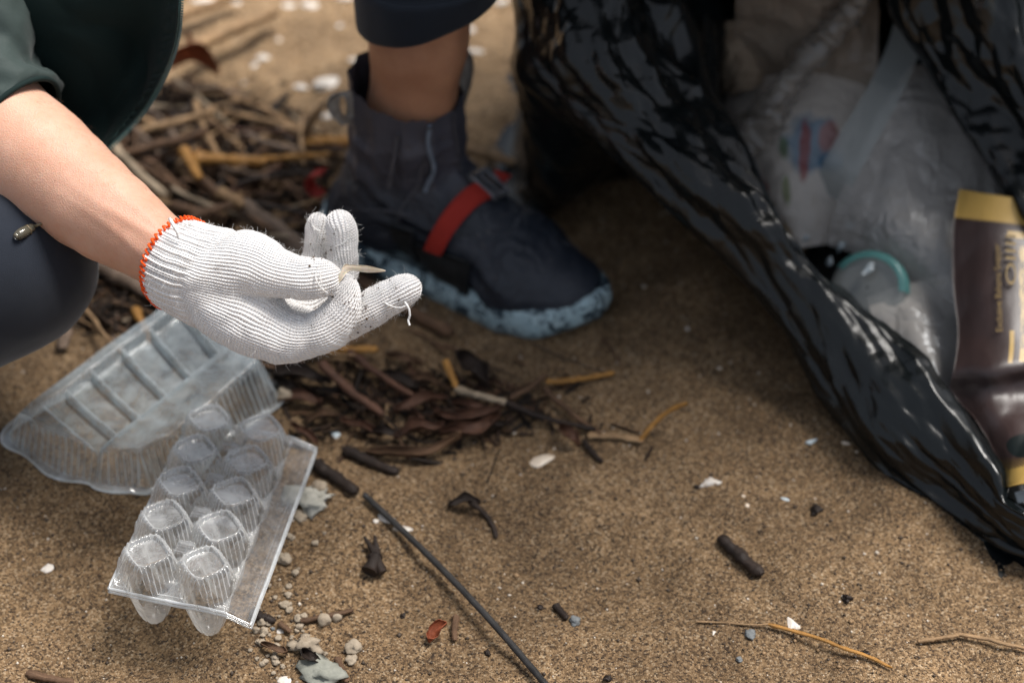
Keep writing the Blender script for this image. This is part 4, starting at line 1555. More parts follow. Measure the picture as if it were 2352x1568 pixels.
def build_trash():
    def printed(m, col, alpha):
        return spots(m, col, alpha, [
            (.50, .42, .17, .15, (.10, .26, .42)), (.47, .46, .035, .17, (.42, .06, .04)), (.60, .40, .075, .085, (.55, .22, .18)),
            (.63, .52, .09, .06, (.06, .22, .40)), (.36, .43, .03, .06, (.10, .20, .06)), (.36, .62, .03, .10, (.22, .28, .06)),
            (.20, .60, .06, .06, (.40, .06, .04)), (.20, .68, .08, .03, (.46, .30, .06)), (.12, .82, .07, .07, (.20, .10, .04)),
            (.12, .80, .03, .03, (.10, .16, .03)), (.03, .50, .05, .06, (.50, .07, .06)), (.28, .88, .03, .12, (.40, .24, .07)),
            (.24, .73, .04, .04, (.7, .7, .66))])
    pm = film_material('printed clear film', (.85, .77, .69), 0.70, 0.28, 0.7, printed)
    film('printed_wrapper', [[(1640, 215, .085), (1790, 175, .13), (1930, 165, .14), (2060, 220, .12)],
                             [(1650, 330, .07), (1790, 300, .115), (1930, 290, .12), (2040, 330, .10)],
                             [(1700, 470, .05), (1800, 460, .08), (1910, 440, .08), (2000, 470, .07)],
                             [(1770, 590, .03), (1840, 570, .045), (1910, 560, .045), (1970, 560, .04)]], pm, 4, .7,
         'clear plastic wrapper with red and blue print inside the bin bag', 'wrapper')
    cm = film_material('grubby clear film', (.82, .78, .74), 0.52, 0.24, 0.8)
    film('clear_plastic_bag', [[(2090, 150, .16), (2150, 160, .15), (2230, 260, .135), (2330, 420, .11)],
                               [(2000, 300, .13), (2080, 330, .13), (2180, 400, .11), (2290, 520, .09)],
                               [(1930, 450, .09), (2010, 480, .10), (2110, 540, .09), (2230, 640, .07)],
                               [(1900, 560, .05), (1980, 590, .06), (2080, 640, .055), (2210, 740, .045)]], cm, 14, .8,
         'crumpled grubby clear plastic bag in the middle of the rubbish', 'plastic bag')
    film('clear_plastic_bag', [[(1990, 690, .05), (2060, 665, .055), (2130, 645, .06), (2220, 630, .065)],
                               [(2020, 760, .045), (2090, 730, .055), (2150, 720, .055), (2220, 720, .055)],
                               [(2090, 840, .035), (2130, 830, .045), (2170, 810, .045), (2215, 800, .045)],
                               [(2170, 930, .02), (2185, 920, .03), (2200, 900, .03), (2215, 890, .03)]], cm, 24, .5,
         'smooth clear plastic bag with a straight sealed top edge below the green lid', 'plastic bag')
    sm = film_material('milky film', (.62, .66, .65), 0.58, 0.3, 0.8)
    film('plastic_strip', [[(2075, -40, .20), (2150, -10, .20)], [(2040, 100, .165), (2110, 130, .165)],
                           [(1970, 240, .14), (2045, 270, .14)], [(1900, 360, .11), (1975, 400, .11)], [(1870, 430, .08), (1940, 470, .08)]],
         sm, 7, .25, 'broad milky plastic strip slanting across the rubbish', 'plastic strip', 60, 20)
    film('clear_plastic_bag', [[(1700, -120, .27), (1850, -140, .29), (2000, -120, .28)], [(1690, 10, .21), (1850, 0, .22), (2020, 30, .2)],
                               [(1690, 120, .14), (1850, 150, .15), (2010, 190, .14)], [(1720, 220, .09), (1850, 240, .10), (1980, 260, .09)]],
         film_material('brownish clear film', (.42, .34, .27), 0.6, 0.35, 0.6), 44, 1.0,
         'brownish clear plastic bag at the back of the bin bag', 'plastic bag')
    # crumpled brown paper at the back left
    pv = patch([[P(1600, 70, .16), P(1690, 50, .18), P(1790, 75, .165)], [P(1620, 140, .13), P(1700, 120, .155), P(1800, 120, .14)],
                [P(1650, 220, .10), P(1720, 200, .12), P(1780, 170, .115)]], 60, 60)
    Fp = grid_faces(60, 60)
    Vp = pv.reshape(-1, 3)
    Vp = Vp + vnormals(Vp, Fp) * folds(Vp, 3, ((24, .012), (60, .005)), .4)[:, None]
    Vp, Fp = slab(Vp.reshape(60, 60, 3), 0.0008)
    o = obj('crumpled_paper', Vp, Fp, mottled('brown kraft paper', (.20, .145, .10), (.33, .26, .19), 60, .85, .4, .001))
    tag(o, 'crumpled brown paper behind the printed wrapper', 'paper')
    # twisted rope of clear film running up from the wrapper
    tw = catmull(np.array([P(1720, 330, .10), P(1800, 210, .15), P(1880, 110, .18), P(1960, 20, .22), P(2010, -60, .26)]), 60)
    rr = np.interp(np.linspace(0, 1, 60), [0, .3, .6, 1], [.020, .011, .012, .008])
    v, f = tube(tw, rr, 16, rough=0.5, seed=2)
    o = obj('twisted_film', v, f, film_material('twisted clear film', (.35, .31, .27), 0.45, 0.25, 0.9))
    tag(o, 'twisted rope of clear film rising behind the printed wrapper', 'plastic film')

    # round container with a green lid, lying on its side
    c = P(1995, 665, .055)
    ax = (_C - c) / np.linalg.norm(_C - c) * 0.75 + np.array([-.25, -.05, .45])
    ax /= np.linalg.norm(ax)
    e1 = np.cross(ax, [0, 0, 1.0]); e1 /= np.linalg.norm(e1)
    e2 = np.cross(ax, e1)
    cup = thing('round_container', P(1995, 665, 0.0), 'round clear container with a green rim lying in the rubbish', 'container')
    na = 56
    a = np.arange(na) / na * 2 * math.pi

    def lathe(prof):
        return np.concatenate([c + ax * z + r_ * (np.cos(a)[:, None] * e1 + np.sin(a)[:, None] * e2) for r_, z in prof])
    prof = [(.030, -.07), (.0325, -.03), (.0335, -.006), (.0325, .002), (.029, .006), (.020, .0045), (.008, .006), (.001, .006)]
    o = obj('body', lathe(prof), grid_faces(len(prof), na, close_v=True), film_material('cloudy plastic', (.40, .42, .41), 0.55, 0.2, 0.9), cup)
    prof = [(.0338, -.008), (.0343, -.002), (.0336, .0030), (.0318, .0060), (.0290, .0074), (.0262, .0078)]
    g = mottled('teal plastic', (.022, .10, .095), (.035, .13, .125), 90, .75, .2, .0006, .2)
    band_ = [c + ax * z + r_ * (np.cos(a_)[:, None] * e1 + np.sin(a_)[:, None] * e2) for r_, z in prof for a_ in [np.linspace(R(195), R(345), 40)]]
    obj('rim', np.concatenate(band_), grid_faces(len(prof), 40), film_material('teal film', (.10, .36, .35), 0.6, 0.3, 0.6), cup)

    # brown and gold foil pouch
    rows = [(2205, 436, .125, 2420, 470, .125), (2192, 520, .110, 2430, 540, .11), (2190, 640, .09, 2430, 650, .095), (2202, 770, .072, 2430, 775, .08),
            (2192, 850, .064, 2430, 840, .075), (2185, 900, .05, 2430, 900, .060), (2235, 960, .05, 2440, 955, .058), (2290, 1060, .045, 2440, 1050, .05),
            (2312, 1120, .04, 2440, 1120, .045)]
    net = []
    for (x0, y0, z0, x1, y1, z1) in rows:
        net.append([P(x0 + (x1 - x0) * t, y0 + (y1 - y0) * t, z0 + (z1 - z0) * t + 0.012 * math.sin(t * math.pi)) for t in (0, .33, .66, 1)])
    G = patch(net, 120, 50)
    Fg = grid_faces(120, 50)
    V = G.reshape(-1, 3)
    N = vnormals(V, Fg)
    U, W = np.meshgrid(np.linspace(0, 1, 50), np.linspace(0, 1, 120))
    lower = smooth(W.ravel(), .45, .6)
    V = V + N * (folds(V, 55, ((9, .016), (22, .009), (50, .003)), .1, 1.0) * (0.30 + 1.0 * lower))[:, None]
    Vs, Fs = slab(V.reshape(120, 50, 3), 0.0012)
    uvp = np.concatenate([np.stack([U.ravel(), W.ravel()], -1)] * 2)
    m = NT('brown and gold foil')
    uv = m.coord('UV')
    sp = m.n('SeparateXYZ', ins={0: uv})
    v_ = sp.outputs[1]
    u_ = sp.outputs[0]
    brown = m.mix(m.noise(uv, 6, 3), (.020, .012, .011), (.055, .034, .032))
    gold = (.42, .27, .075)
    gb = m.ramp(v_, [(0.0, 1.0), (0.098, 1.0), (0.104, 0.0), (0.905, 0.0), (0.915, 1.0), (1.0, 1.0)])
    diag = m.math('SINE', m.math('MULTIPLY', m.math('ADD', m.math('MULTIPLY', v_, 1.4), m.math('MULTIPLY', u_, -0.5)), 260.0))
    weave = m.math('MULTIPLY', m.ramp(v_, [(0.86, 0.0), (0.91, 1.0)]), m.math('GREATER_THAN', diag, 0.1))
    # gold ornament panel with its frame
    inx = m.math('MULTIPLY', m.math('GREATER_THAN', u_, 0.63), m.math('GREATER_THAN', v_, 0.165))
    inx = m.math('MULTIPLY', inx, m.math('LESS_THAN', v_, 0.47))
    orn = m.ramp(m.noise(uv, 26, 5, 0.75, 1.4), [(0.44, 0.0), (0.54, 1.0)])
    solid = m.math('MULTIPLY', m.math('GREATER_THAN', v_, 0.415), 1.0)
    panel = m.math('MULTIPLY', inx, m.math('MAXIMUM', orn, solid))
    fr1 = m.math('MULTIPLY', m.math('MULTIPLY', m.math('GREATER_THAN', u_, 0.52), m.math('LESS_THAN', u_, 0.565)),
                 m.math('MULTIPLY', m.math('GREATER_THAN', v_, 0.36), m.math('LESS_THAN', v_, 0.475)))
    fr2 = m.math('MULTIPLY', m.math('GREATER_THAN', u_, 0.52), m.math('MULTIPLY', m.math('GREATER_THAN', v_, 0.125), m.math('LESS_THAN', v_, 0.145)))
    g_ = m.math('MAXIMUM', m.math('MAXIMUM', gb, m.math('MULTIPLY', weave, 0.7)), m.math('MAXIMUM', panel, m.math('MAXIMUM', fr1, fr2)), clamp=True)
    col = m.mix(g_, brown, gold)
    ox = m.math('DIVIDE', m.math('SUBTRACT', u_, 0.60), 0.40)
    oy = m.math('DIVIDE', m.math('SUBTRACT', v_, 0.835), 0.042)
    oval = m.ramp(m.math('ADD', m.math('MULTIPLY', ox, ox), m.math('MULTIPLY', oy, oy)), [(0.9, 1.0), (1.0, 0.0)])
    col = m.mix(oval, col, (.008, .012, .012))
    nb = m.bump(m.noise(m.coord('Object'), 110, 4, .6), .2, .001)
    pm_ = m.done(m.principled(Base_Color=col, Roughness=.38, Specular_IOR_Level=.5, Normal=nb))
    pouch = obj('foil_pouch', Vs, Fs, pm_, uv=uvp)
    tag(pouch, 'brown and gold foil food pouch at the mouth of the bin bag', 'pouch')

    # printed lettering, running up the pouch
    gm = mottled('gold print', (.20, .135, .05), (.30, .21, .09), 300, .5, .1, .0003)
    Gs = V.reshape(120, 50, 3)

    def lettering(txt, u0, va, vb, height):
        ia, ib, iu = int(va * 119), int(vb * 119), int(u0 * 49)
        p0, p1 = Gs[ib, iu], Gs[ia, iu]
        xd = p1 - p0
        L = np.linalg.norm(xd)
        xd /= L
        yd = Gs[(ia + ib) // 2, max(iu - 6, 0)] - Gs[(ia + ib) // 2, iu]
        yd -= xd * (yd @ xd)
        yd /= np.linalg.norm(yd)
        zd = np.cross(xd, yd)
        cu = bpy.data.curves.new('lettering', 'FONT')
        cu.body = txt
        cu.size = height * 1.38
        cu.extrude = 0.0001
        tmp = bpy.data.objects.new('lettering', cu)
        COL.objects.link(tmp)
        bpy.context.view_layer.update()
        me = bpy.data.meshes.new_from_object(tmp.evaluated_get(bpy.context.evaluated_depsgraph_get()))
        bpy.data.objects.remove(tmp)
        me.materials.clear()
        me.materials.append(gm)
        o_ = bpy.data.objects.new('lettering', me)
        COL.objects.link(o_)
        wdt = max(v_c.co.x for v_c in me.vertices)
        M = Matrix((( xd[0], yd[0], zd[0], 0), (xd[1], yd[1], zd[1], 0), (xd[2], yd[2], zd[2], 0), (0, 0, 0, 1)))
        off = zd * (0.0035 if zd @ (_C - p0) > 0 else -0.0035)
        loc = p0 + off
        o_.parent = pouch
        o_.matrix_world = Matrix.Translation(Vector(loc)) @ M @ Matrix.Diagonal((L / wdt, 1, 1, 1))
        o_.matrix_parent_inverse = Matrix.Identity(4)
        o_.matrix_basis = Matrix.Translation(Vector(loc) - WORLD[pouch.name]) @ M @ Matrix.Diagonal((L / wdt, 1, 1, 1))

    lettering('Exclusive Bahama Snapper', .46, .17, .37, .0052)
    lettering('OIIII', .60, .15, .27, .0085)
    # white label scrap under the pouch
    G2 = patch([[P(2330, 1130, .035), P(2400, 1115, .035)], [P(2338, 1155, .032), P(2410, 1145, .032)]], 8, 8)
    v, f = slab(G2, .0006)
    o = obj('paper_scrap', v, f, mottled('white label paper', (.55, .6, .6), (.7, .72, .72), 100, .6, .2, .0005))
    tag(o, 'small white label scrap below the foil pouch', 'paper')
    # glinting water beads and clear chips caught in the film
    chips = mottled('wet white chip', (.28, .34, .37), (.5, .55, .57), 60, .15, .2, .001, .6)
    spotsl = [(1948, 520, .07, 'upper white chip above the green-rimmed container'), (1922, 575, .06, 'slim white chip left of the green-rimmed container'),
              (1900, 610, .05, 'curled white chip beside the green-rimmed container'), (1990, 620, .075, 'round pale chip touching the green-rimmed container'),
              (1838, 552, .05, 'pale chip tucked under the bin bag rim')]
    for k, (x, y, z, lab) in enumerate(spotsl):
        c0 = P(x, y, z)
        aa = np.random.default_rng(k + 5)
        pts = np.stack([c0 + aa.normal(0, .002, 3), c0 + np.array([.004, .003, .002]) * aa.uniform(.3, 1.2, 3), c0 + np.array([.008, .004, .007]) * aa.uniform(.3, 1.2, 3)])
        v, f = tube(catmull(pts, 7), np.array([.001, .003, .004, .0042, .004, .003, .001]), 8, flat=.5, rough=.3, seed=k)
        tag(obj('plastic_chip', v, f, chips), lab, 'plastic chip', 'white plastic chips among the rubbish')


build_trash()

# ================================================================== the two clear plastic trays on the sand
def clear_plastic(name, haze, tint=(0.80, 0.88, 0.92), rough=0.07, scale=220, gl=1.7, bs=0.12, grit=0.25):
    m = NT(name)
    vec = m.coord('Object')
    nb = m.bump(m.noise(vec, scale, 3, 0.6), bs, 0.0006)
    tr = m.n('BsdfTransparent', ins={0: (0.97, 0.98, 0.98, 1)}).outputs[0]
    smear = m.ramp(m.noise(vec, 45, 5, 0.7, 0.6), [(0.35, 0.45), (0.75, 1.6)])
    dirt = m.ramp(m.noise(vec, 70, 5, 0.75), [(0.56, 0.0), (0.72, 1.0)])
    colr = m.mix(m.math('MULTIPLY', dirt, grit), tint, (0.34, 0.29, 0.23))
    df = m.n('BsdfDiffuse', ins={0: colr}).outputs[0]
    tl = m.n('BsdfTranslucent', ins={0: colr}).outputs[0]
    milk = m.n('MixShader', ins={0: 0.4, 1: df, 2: tl}).outputs[0]
    # seen edge-on there is more plastic in the line of sight
    lw = m.n('LayerWeight', ins={0: 0.5}).outputs['Facing']
    thick = m.math('ADD', 1.0, m.math('MULTIPLY', m.math('MULTIPLY', lw, lw), 7.0))
    a = m.math('ADD', m.math('MULTIPLY', m.math('MULTIPLY', smear, haze), thick), m.math('MULTIPLY', dirt, grit * 0.6), clamp=True)
    body = m.n('MixShader', ins={0: a, 1: tr, 2: milk}).outputs[0]
    g = m.n('BsdfGlossy', ins={0: (1, 1, 1, 1), 'Roughness': rough, 'Normal': nb}).outputs[0]
    fr = m.n('Fresnel', ins={'IOR': sheet_ior(m, 1.57), 'Normal': nb}).outputs[0]
    return m.done(m.n('MixShader', ins={0: m.math('MULTIPLY', fr, gl, clamp=True), 1: body, 2: g}).outputs[0])


def build_egg_box():
    ZR = 0.054                                   # the near end rides higher than the far end
    A, B = P(250, 1350, ZR), P(575, 1418, ZR)
    w = np.linalg.norm(B - A)
    ex = (B - A) / w
    ey = np.array([-ex[1], ex[0], 0])
    ey = ey * math.cos(R(6.5)) - ex * math.sin(R(6.5))
    slope = math.tan(R(7.0))
    ey = ey - np.array([0, 0, slope])
    ey /= np.linalg.norm(ey)
    ez = np.cross(ex, ey)
    ln = 0.198
    sx = w / 0.1242
    cen = A + ex * 0.056 * sx

    def wd(x, y, z):
        return cen + x[..., None] * sx * ex + y[..., None] * ey + (z - ZR)[..., None] * ez
    gz = float(ground_z(cen[0], cen[1] + .1))
    t = thing('egg_box', (cen + ey * ln / 2) * [1, 1, 0] + [0, 0, gz], 'clear plastic egg box with ten domed cups lying on the sand', 'egg box')
    pitch = ln / 5.1
    ycs = [pitch * (0.55 + k) for k in range(5)]
    # lid
    nx, ny = 150, 320
    X, Y = np.meshgrid(np.linspace(-.056, .046, nx), np.linspace(0, ln, ny), indexing='ij')
    Z = np.zeros_like(X)
    rg = np.random.default_rng(2)
    for xc in (-.0275, .0225):
        for yc in ycs:
            dx, dy = X - xc, Y - yc
            dy = dy * 1.13
            d = (np.abs(dx * .97) ** 1.25 + np.abs(dy) ** 1.25) ** .8 * 1.06
            d = np.maximum(d, np.maximum(np.abs(dx), np.abs(dy)) * 1.12)
            flute = 0.0013 * np.cos((dx - dy * np.sign(dx * dy + 1e-9)) * 1050)
            d = d + flute * (d > 0.0215)
            h = np.clip((0.0325 - d) / 0.0100, 0, 1)
            rib = 0.0004 * np.cos((dx - dy * np.sign(dx * dy + 1e-9)) * 1150) * (h > 0.05) * (h < 0.95)
            dome = 0.022 * h ** 0.9 + rib
            dome = dome - 0.0020 * (d < 0.0188) * 1.0 + 0.0012 * ((d > 0.0188) & (d < 0.0222))
            Z = np.maximum(Z, dome)
    for k in range(4):
        yc = (ycs[k] + ycs[k + 1]) / 2
        dx, dy = X + .0025, Y - yc
        h = np.clip((0.0095 - np.maximum(np.abs(dx), np.abs(dy) * 1.2)) / 0.002, 0, 1)
        Z = np.maximum(Z, 0.014 * h + 0.0008 * np.cos(dy * 2200) * (h > .2))
    Z = np.maximum(Z, 0.007 * smooth(np.minimum(np.minimum(X + .050, .040 - X), np.minimum(Y - .004, ln - .004 - Y)), 0, .006))
    # beads along the hinge side
    for k in range(24):
        yc = 0.006 + k * (ln - .012) / 23
        r2 = (X + .0515) ** 2 + (Y - yc) ** 2
        Z = np.maximum(Z, 0.0032 * np.clip(1 - r2 / .0034 ** 2, 0, 1) ** .5)
    edge = np.minimum(np.minimum(Y, ln - Y), X + .056)
    Z = Z + 0.0016 * (np.abs(edge - .0026) < .0010)
    Z = Z + 0.0006 * noise(np.stack([X * 60, Y * 60], -1), 8)
    mat = clear_plastic('clear egg box plastic', 0.19, (.90, .92, .93), 0.08, 200, 1.8, .12)
    lid = obj('lid', wd(X, Y, ZR + Z).reshape(-1, 3), grid_faces(nx, ny), mat, t, smooth_faces=False)
    # sloping label flap and its ribbed lip
    nx2 = 34
    s = np.linspace(0, 1, nx2)
    X2, Y2 = np.meshgrid(.046 + s * .022, np.linspace(0.001, ln - .001, 120), indexing='ij')
    Z2 = np.interp(s, [0, .08, .72, .78, .82, .86, .90, .94, 1], [0, .0005, -.004, -.003, -.0052, -.0035, -.0058, -.004, -.0075])[:, None] + 0 * Y2
    Z2 = Z2 + 0.0012 * noise(np.stack([X2 * 30, Y2 * 25], -1), 4)
    obj('label_flap', wd(X2, Y2, ZR + Z2 + .0006).reshape(-1, 3), grid_faces(nx2, 120), clear_plastic('flap plastic', .13, (.86, .88, .9), .12, 60, 1.1, .1), t)
    # base with its egg cups
    nx, ny = 100, 210
    X, Y = np.meshgrid(np.linspace(-.0555, .0455, nx), np.linspace(0.001, ln - .001, ny), indexing='ij')
    Z = np.zeros_like(X)
    for xc in (-.0275, .0225):
        for yc in ycs:
            dx, dy = X - xc, Y - yc
            r = np.sqrt(dx ** 2 + dy ** 2)
            ang = np.arctan2(dy, dx)
            Z = np.minimum(Z, -0.043 * np.clip(1 - (r / (0.0215 + .0006 * np.cos(ang * 12))) ** 2.3, 0, 1) ** .8)
    obj('base', wd(X, Y, ZR - .0022 + Z).reshape(-1, 3), grid_faces(nx, ny), clear_plastic('cup plastic', .18, (.86, .86, .84), .12, 150, 1.2, .3), t)
    # thick moulded rims, one round the lid and one round the base
    for z_, r_ in ((ZR + .0002, .0011), (ZR - .0030, .0010)):
        loop = np.array([[-.0562, -.0004], [.0682, -.0004], [.0682, ln + .0004], [-.0562, ln + .0004], [-.0562, -.0004]])
        q = np.concatenate([np.linspace(loop[i], loop[i + 1], 40)[:-1] for i in range(4)] + [loop[:1]])
        zz = z_ + np.interp(q[:, 0], [.046, .0682], [0, -.0068]) + .0006 * noise(q * 40, 3)
        v, f = tube(wd(q[:, 0], q[:, 1], zz), r_, 6)
        obj('rim', v, f, clear_plastic('rim plastic %.4f' % r_, .38, (.9, .93, .95), .1, 100, 1.8, .05), t)


build_egg_box()


def build_cake_tray():
    ZT = 0.045
    Lc, Tc, Rc, Bc = P(24, 950, ZT - .003), P(392, 684, ZT + .012), P(606, 822, ZT + .010), P(318, 1062, ZT - .002)
    t = thing('plastic_tray', P(300, 1000, 0), 'frosted clear plastic tray with ribbed sides lying upside down behind the egg box', 'tray')
    n, m_ = 260, 160
    a, b = np.meshgrid(np.linspace(-1, 1, n), np.linspace(-1, 1, m_), indexing='ij')   # a: L to T, b: L to B
    k = 0.07
    aa = a * np.sqrt(1 - k * b * b)
    bb = b * np.sqrt(1 - k * a * a)
    cut = smooth(-a + b, 1.45, 2.0)                       # the near corner is blunted
    aa, bb = aa + 0.12 * cut, bb - 0.12 * cut
    u, v = (aa + 1) / 2, (bb + 1) / 2

    def at(u, v):
        u, v = u[..., None], v[..., None]
        return Lc * (1 - u) * (1 - v) + Tc * u * (1 - v) + Rc * u * v + Bc * (1 - u) * v
    G = at(u, v)
    # recessed pockets between low ribs
    z = np.zeros_like(u)
    us = u + .22 * (v - .1)
    edges = [(.125, .245), (.262, .405), (.425, .60), (.62, .785), (.805, .985)]
    for (u0, u1) in edges:
        du = np.minimum(us - u0, u1 - us)
        dv = np.minimum(v - .11, .69 - v)
        d = np.minimum(du * 1.4, dv)
        z = np.minimum(z, -0.0075 * smooth(d, 0.0, .010))
    inner = np.minimum(np.minimum(us - .11, 1.0 - us), np.minimum(v - .095, .705 - v))
    z = z - 0.0022 * smooth(inner, 0, .015)
    border = 1 - smooth(inner, -.01, .005)
    z = z + border * 0.00035 * np.sin(u * 560) * np.sin(v * 330)
    z = z - 0.003 * smooth(np.maximum(np.abs(a), np.abs(b)), .965, 1.0)
    z = z + 0.0009 * fbm(np.stack([u * 7, v * 5], -1), 2, 3)
    G[..., 2] += z
    fm = clear_plastic('frosted tray plastic', 0.30, (.62, .71, .75), 0.26, 420, 1.4, .15)
    obj('top', G.reshape(-1, 3), grid_faces(n, m_), fm, t)
    # ribbed skirt
    per = np.concatenate([np.stack([np.arange(n - 1), np.zeros(n - 1)], -1), np.stack([np.full(m_ - 1, n - 1), np.arange(m_ - 1)], -1),
                          np.stack([np.arange(n - 1, 0, -1), np.full(n - 1, m_ - 1)], -1), np.stack([np.zeros(m_ - 1), np.arange(m_ - 1, 0, -1)], -1)]).astype(int)
    top = G[per[:, 0], per[:, 1]]
    s = np.concatenate([[0], np.cumsum(np.linalg.norm(np.diff(top, axis=0), axis=1))])
    tot = s[-1] + np.linalg.norm(top[0] - top[-1])
    ns = 1100
    sq = np.linspace(0, tot, ns, endpoint=False)
    loop = np.stack([np.interp(sq, np.append(s, tot), np.append(top[:, q], top[0, q])) for q in range(3)], -1)
    tg = np.roll(loop, -3, 0) - np.roll(loop, 3, 0)
    nrm = np.stack([tg[:, 1], -tg[:, 0], 0 * sq], -1)
    nrm /= np.linalg.norm(nrm, axis=1, keepdims=True)
    cen = loop.mean(0)
    if (nrm * (loop - cen)).sum() < 0:
        nrm = -nrm
    for _ in range(20):
        nrm = (np.roll(nrm, 1, 0) + nrm * 2 + np.roll(nrm, -1, 0)) / 4
    nrm /= np.linalg.norm(nrm, axis=1, keepdims=True)
    ribs = round(tot / 0.0062)
    rib = np.cos(sq / tot * 2 * math.pi * ribs)
    rib = np.sign(rib) * np.abs(rib) ** .6
    lv = np.linspace(0, 1, 14)
    rows = []
    foot = ground_z(loop[:, 0], loop[:, 1]) + 0.003 + 0.0025 * np.sin(sq / tot * 2 * math.pi * 5 + 1) + 0.002 * noise(np.stack([sq * 30, 0 * sq], -1), 2)
    for l in lv:
        z_ = loop[:, 2] * (1 - l) + (foot + .001) * l
        amp = 0.0013 * math.sin(min(1, l * 5) * math.pi / 2) * (1 - 0.2 * l)
        off = 0.0105 * l ** 1.2 + amp * rib * (l < .97)
        rows.append(np.stack([loop[:, 0] + nrm[:, 0] * off, loop[:, 1] + nrm[:, 1] * off, z_], -1))
    obj('side', np.stack(rows).reshape(-1, 3), grid_faces(14, ns, close_v=True), clear_plastic('ribbed side plastic', 0.24, (.72, .79, .82), .15, 160, 1.1, .2), t)
    last = rows[-1]
    rows = [last + [0, 0, .0]]
    wav = 1 + 0.25 * np.sin(sq / tot * 2 * math.pi * 9)
    for off, dz in ((.003, -.0012), (.006, -.001), (.0072, .0008), (.0066, .0022)):
        rows.append(last + nrm * (off * wav)[:, None] + [0, 0, dz])
    obj('rim', np.stack(rows).reshape(-1, 3), grid_faces(len(rows), ns, close_v=True), clear_plastic('tray rim plastic', 0.45, (.84, .90, .93), .15, 120, 1.1, .2), t)


build_cake_tray()

# ================================================================== driftwood, reeds, leaves, shells and pebbles
def streaky(name, c1, c2, rough=0.75):
    m = NT(name)
    uv = m.coord('UV')
    v = m.n('Mapping', ins={0: uv, 3: (7, 1.1, 1)}).outputs[0]
    f = m.noise(v, 2.2, 6, 0.7, 0.3)
    blot = m.ramp(m.noise(m.coord('Object'), 60, 4, 0.6), [(0.35, 0.55), (0.7, 1.1)])
    col = m.mix(1.0, m.mix(m.ramp(f, [(0.3, 0.0), (0.7, 1.0)]), c1, c2), blot, 'MULTIPLY')
    nb = m.bump(f, 0.5, 0.0012)
    return m.done(m.principled(Base_Color=col, Roughness=rough, Specular_IOR_Level=0.3, Normal=nb))


WOOD = {
    'tan': streaky('dry tan reed', (.25, .145, .07), (.47, .31, .17)),
    'pale': streaky('bleached stick', (.30, .22, .14), (.52, .42, .30)),
    'brown': streaky('brown stick', (.085, .045, .025), (.20, .115, .065)),
    'grey': streaky('grey brown driftwood', (.12, .085, .062), (.26, .185, .135)),
    'orange': streaky('orange reed', (.34, .15, .03), (.52, .27, .07), .5),
    'dark': streaky('black wet wood', (.012, .008, .006), (.045, .028, .020), .6),
    'red': streaky('red brown leaf', (.065, .030, .019), (.165, .078, .045), .6),
    'rust': streaky('rust red leaf', (.22, .05, .02), (.38, .10, .04), .6),
    'rod': streaky('black rubbed rod', (.022, .021, .021), (.055, .052, .050), .5),
}


def stick_mesh(a, b, r, bend, seed, sides=8, nodes=2, taper=0.75, flat=0.85):
    rg = np.random.default_rng(seed)
    n = 22
    t = np.linspace(0, 1, n)
    L = np.linalg.norm(b - a)
    perp = np.cross(b - a, [0, 0, 1.0])
    perp /= np.linalg.norm(perp) + 1e-9
    p = a[None] * (1 - t)[:, None] + b[None] * t[:, None]
    p = p + perp * (np.sin(t * math.pi) * bend * L + 0.012 * L * noise(np.stack([t * 5, 0 * t + seed], -1), 3))[:, None]
    rr = r * (1 - (1 - taper) * t)
    for _ in range(nodes):
        k = rg.integers(2, n - 2)
        rr[k] *= 1.16
    rr[0] *= .6
    rr[-1] *= .45
    V, F = tube(p, rr, sides, flat=flat, rough=0.28, seed=seed)
    U = np.tile(np.arange(sides) / sides, n)
    W = np.repeat(t * L * 25 + seed * 1.7, sides)
    return V, F, np.stack([U, W], -1)


def stick(p0, p1, r, kind, label, group=None, z0=.004, z1=.004, bend=.02, seed=None, name='stick', cat='stick', **kw):
    seed = seed if seed is not None else int(abs(p0[0] * 7 + p1[1] * 13)) % 9973
    a, b = on_ground(*p0), on_ground(*p1)
    a = P(p0[0], p0[1], a[2] + z0)
    b = P(p1[0], p1[1], b[2] + z1)
    V, F, uv = stick_mesh(a, b, r, bend, seed, **kw)
    return tag(obj(name, V, F, WOOD[kind], uv=uv), label, cat, group)


HEAP = 'dry reeds and sticks in the tangled heap'
# the ones that can be told apart
stick((425, 118), (640, 22), .0075, 'tan', 'thick tan reed at the top of the picture beside the green jacket', None, .03, .02, .01)
stick((395, 40), (560, -15), .007, 'tan', 'tan reed lying furthest up beside the jacket zip', None, .02, .02, .01)
stick((258, 330), (380, 450), .0048, 'pale', 'pale olive stick angled just above the bare forearm', None, .04, .03, .02)
stick((440, 362), (612, 372), .0072, 'orange', 'orange-brown reed lying level in the middle of the heap', None, .035, .035, .01)
stick((600, 366), (760, 352), .0035, 'orange', 'thin orange stem pointing at the heel of the shoe', None, .03, .03, .02)
stick((698, 330), (815, 328), .0088, 'orange', 'short thick yellow-orange reed behind the shoe heel', None, .018, .018, .0)
stick((540, 464), (705, 572), .0088, 'grey', 'thick grey-brown stick running down towards the two raised fingers', None, .035, .025, .0)
stick((700, 575), (1040, 768), .0075, 'brown', 'long brown stick running under the shoe sole beside the glove', None, .018, .008, .01)
stick((500, 440), (560, 470), .0062, 'tan', 'short tan stub in the heap left of the thick grey stick', None, .05, .045, .0)
stick((420, 340), (458, 410), .0055, 'orange', 'short golden reed crossing the heap at a steep angle', None, .055, .05, .0)
stick((430, 385), (560, 480), .0055, 'brown', 'dark brown stick crossing under the golden reed', None, .045, .04, .02)
stick((560, 300), (690, 345), .0042, 'grey', 'greyish bent twig behind the orange-brown reed', None, .03, .03, .10)
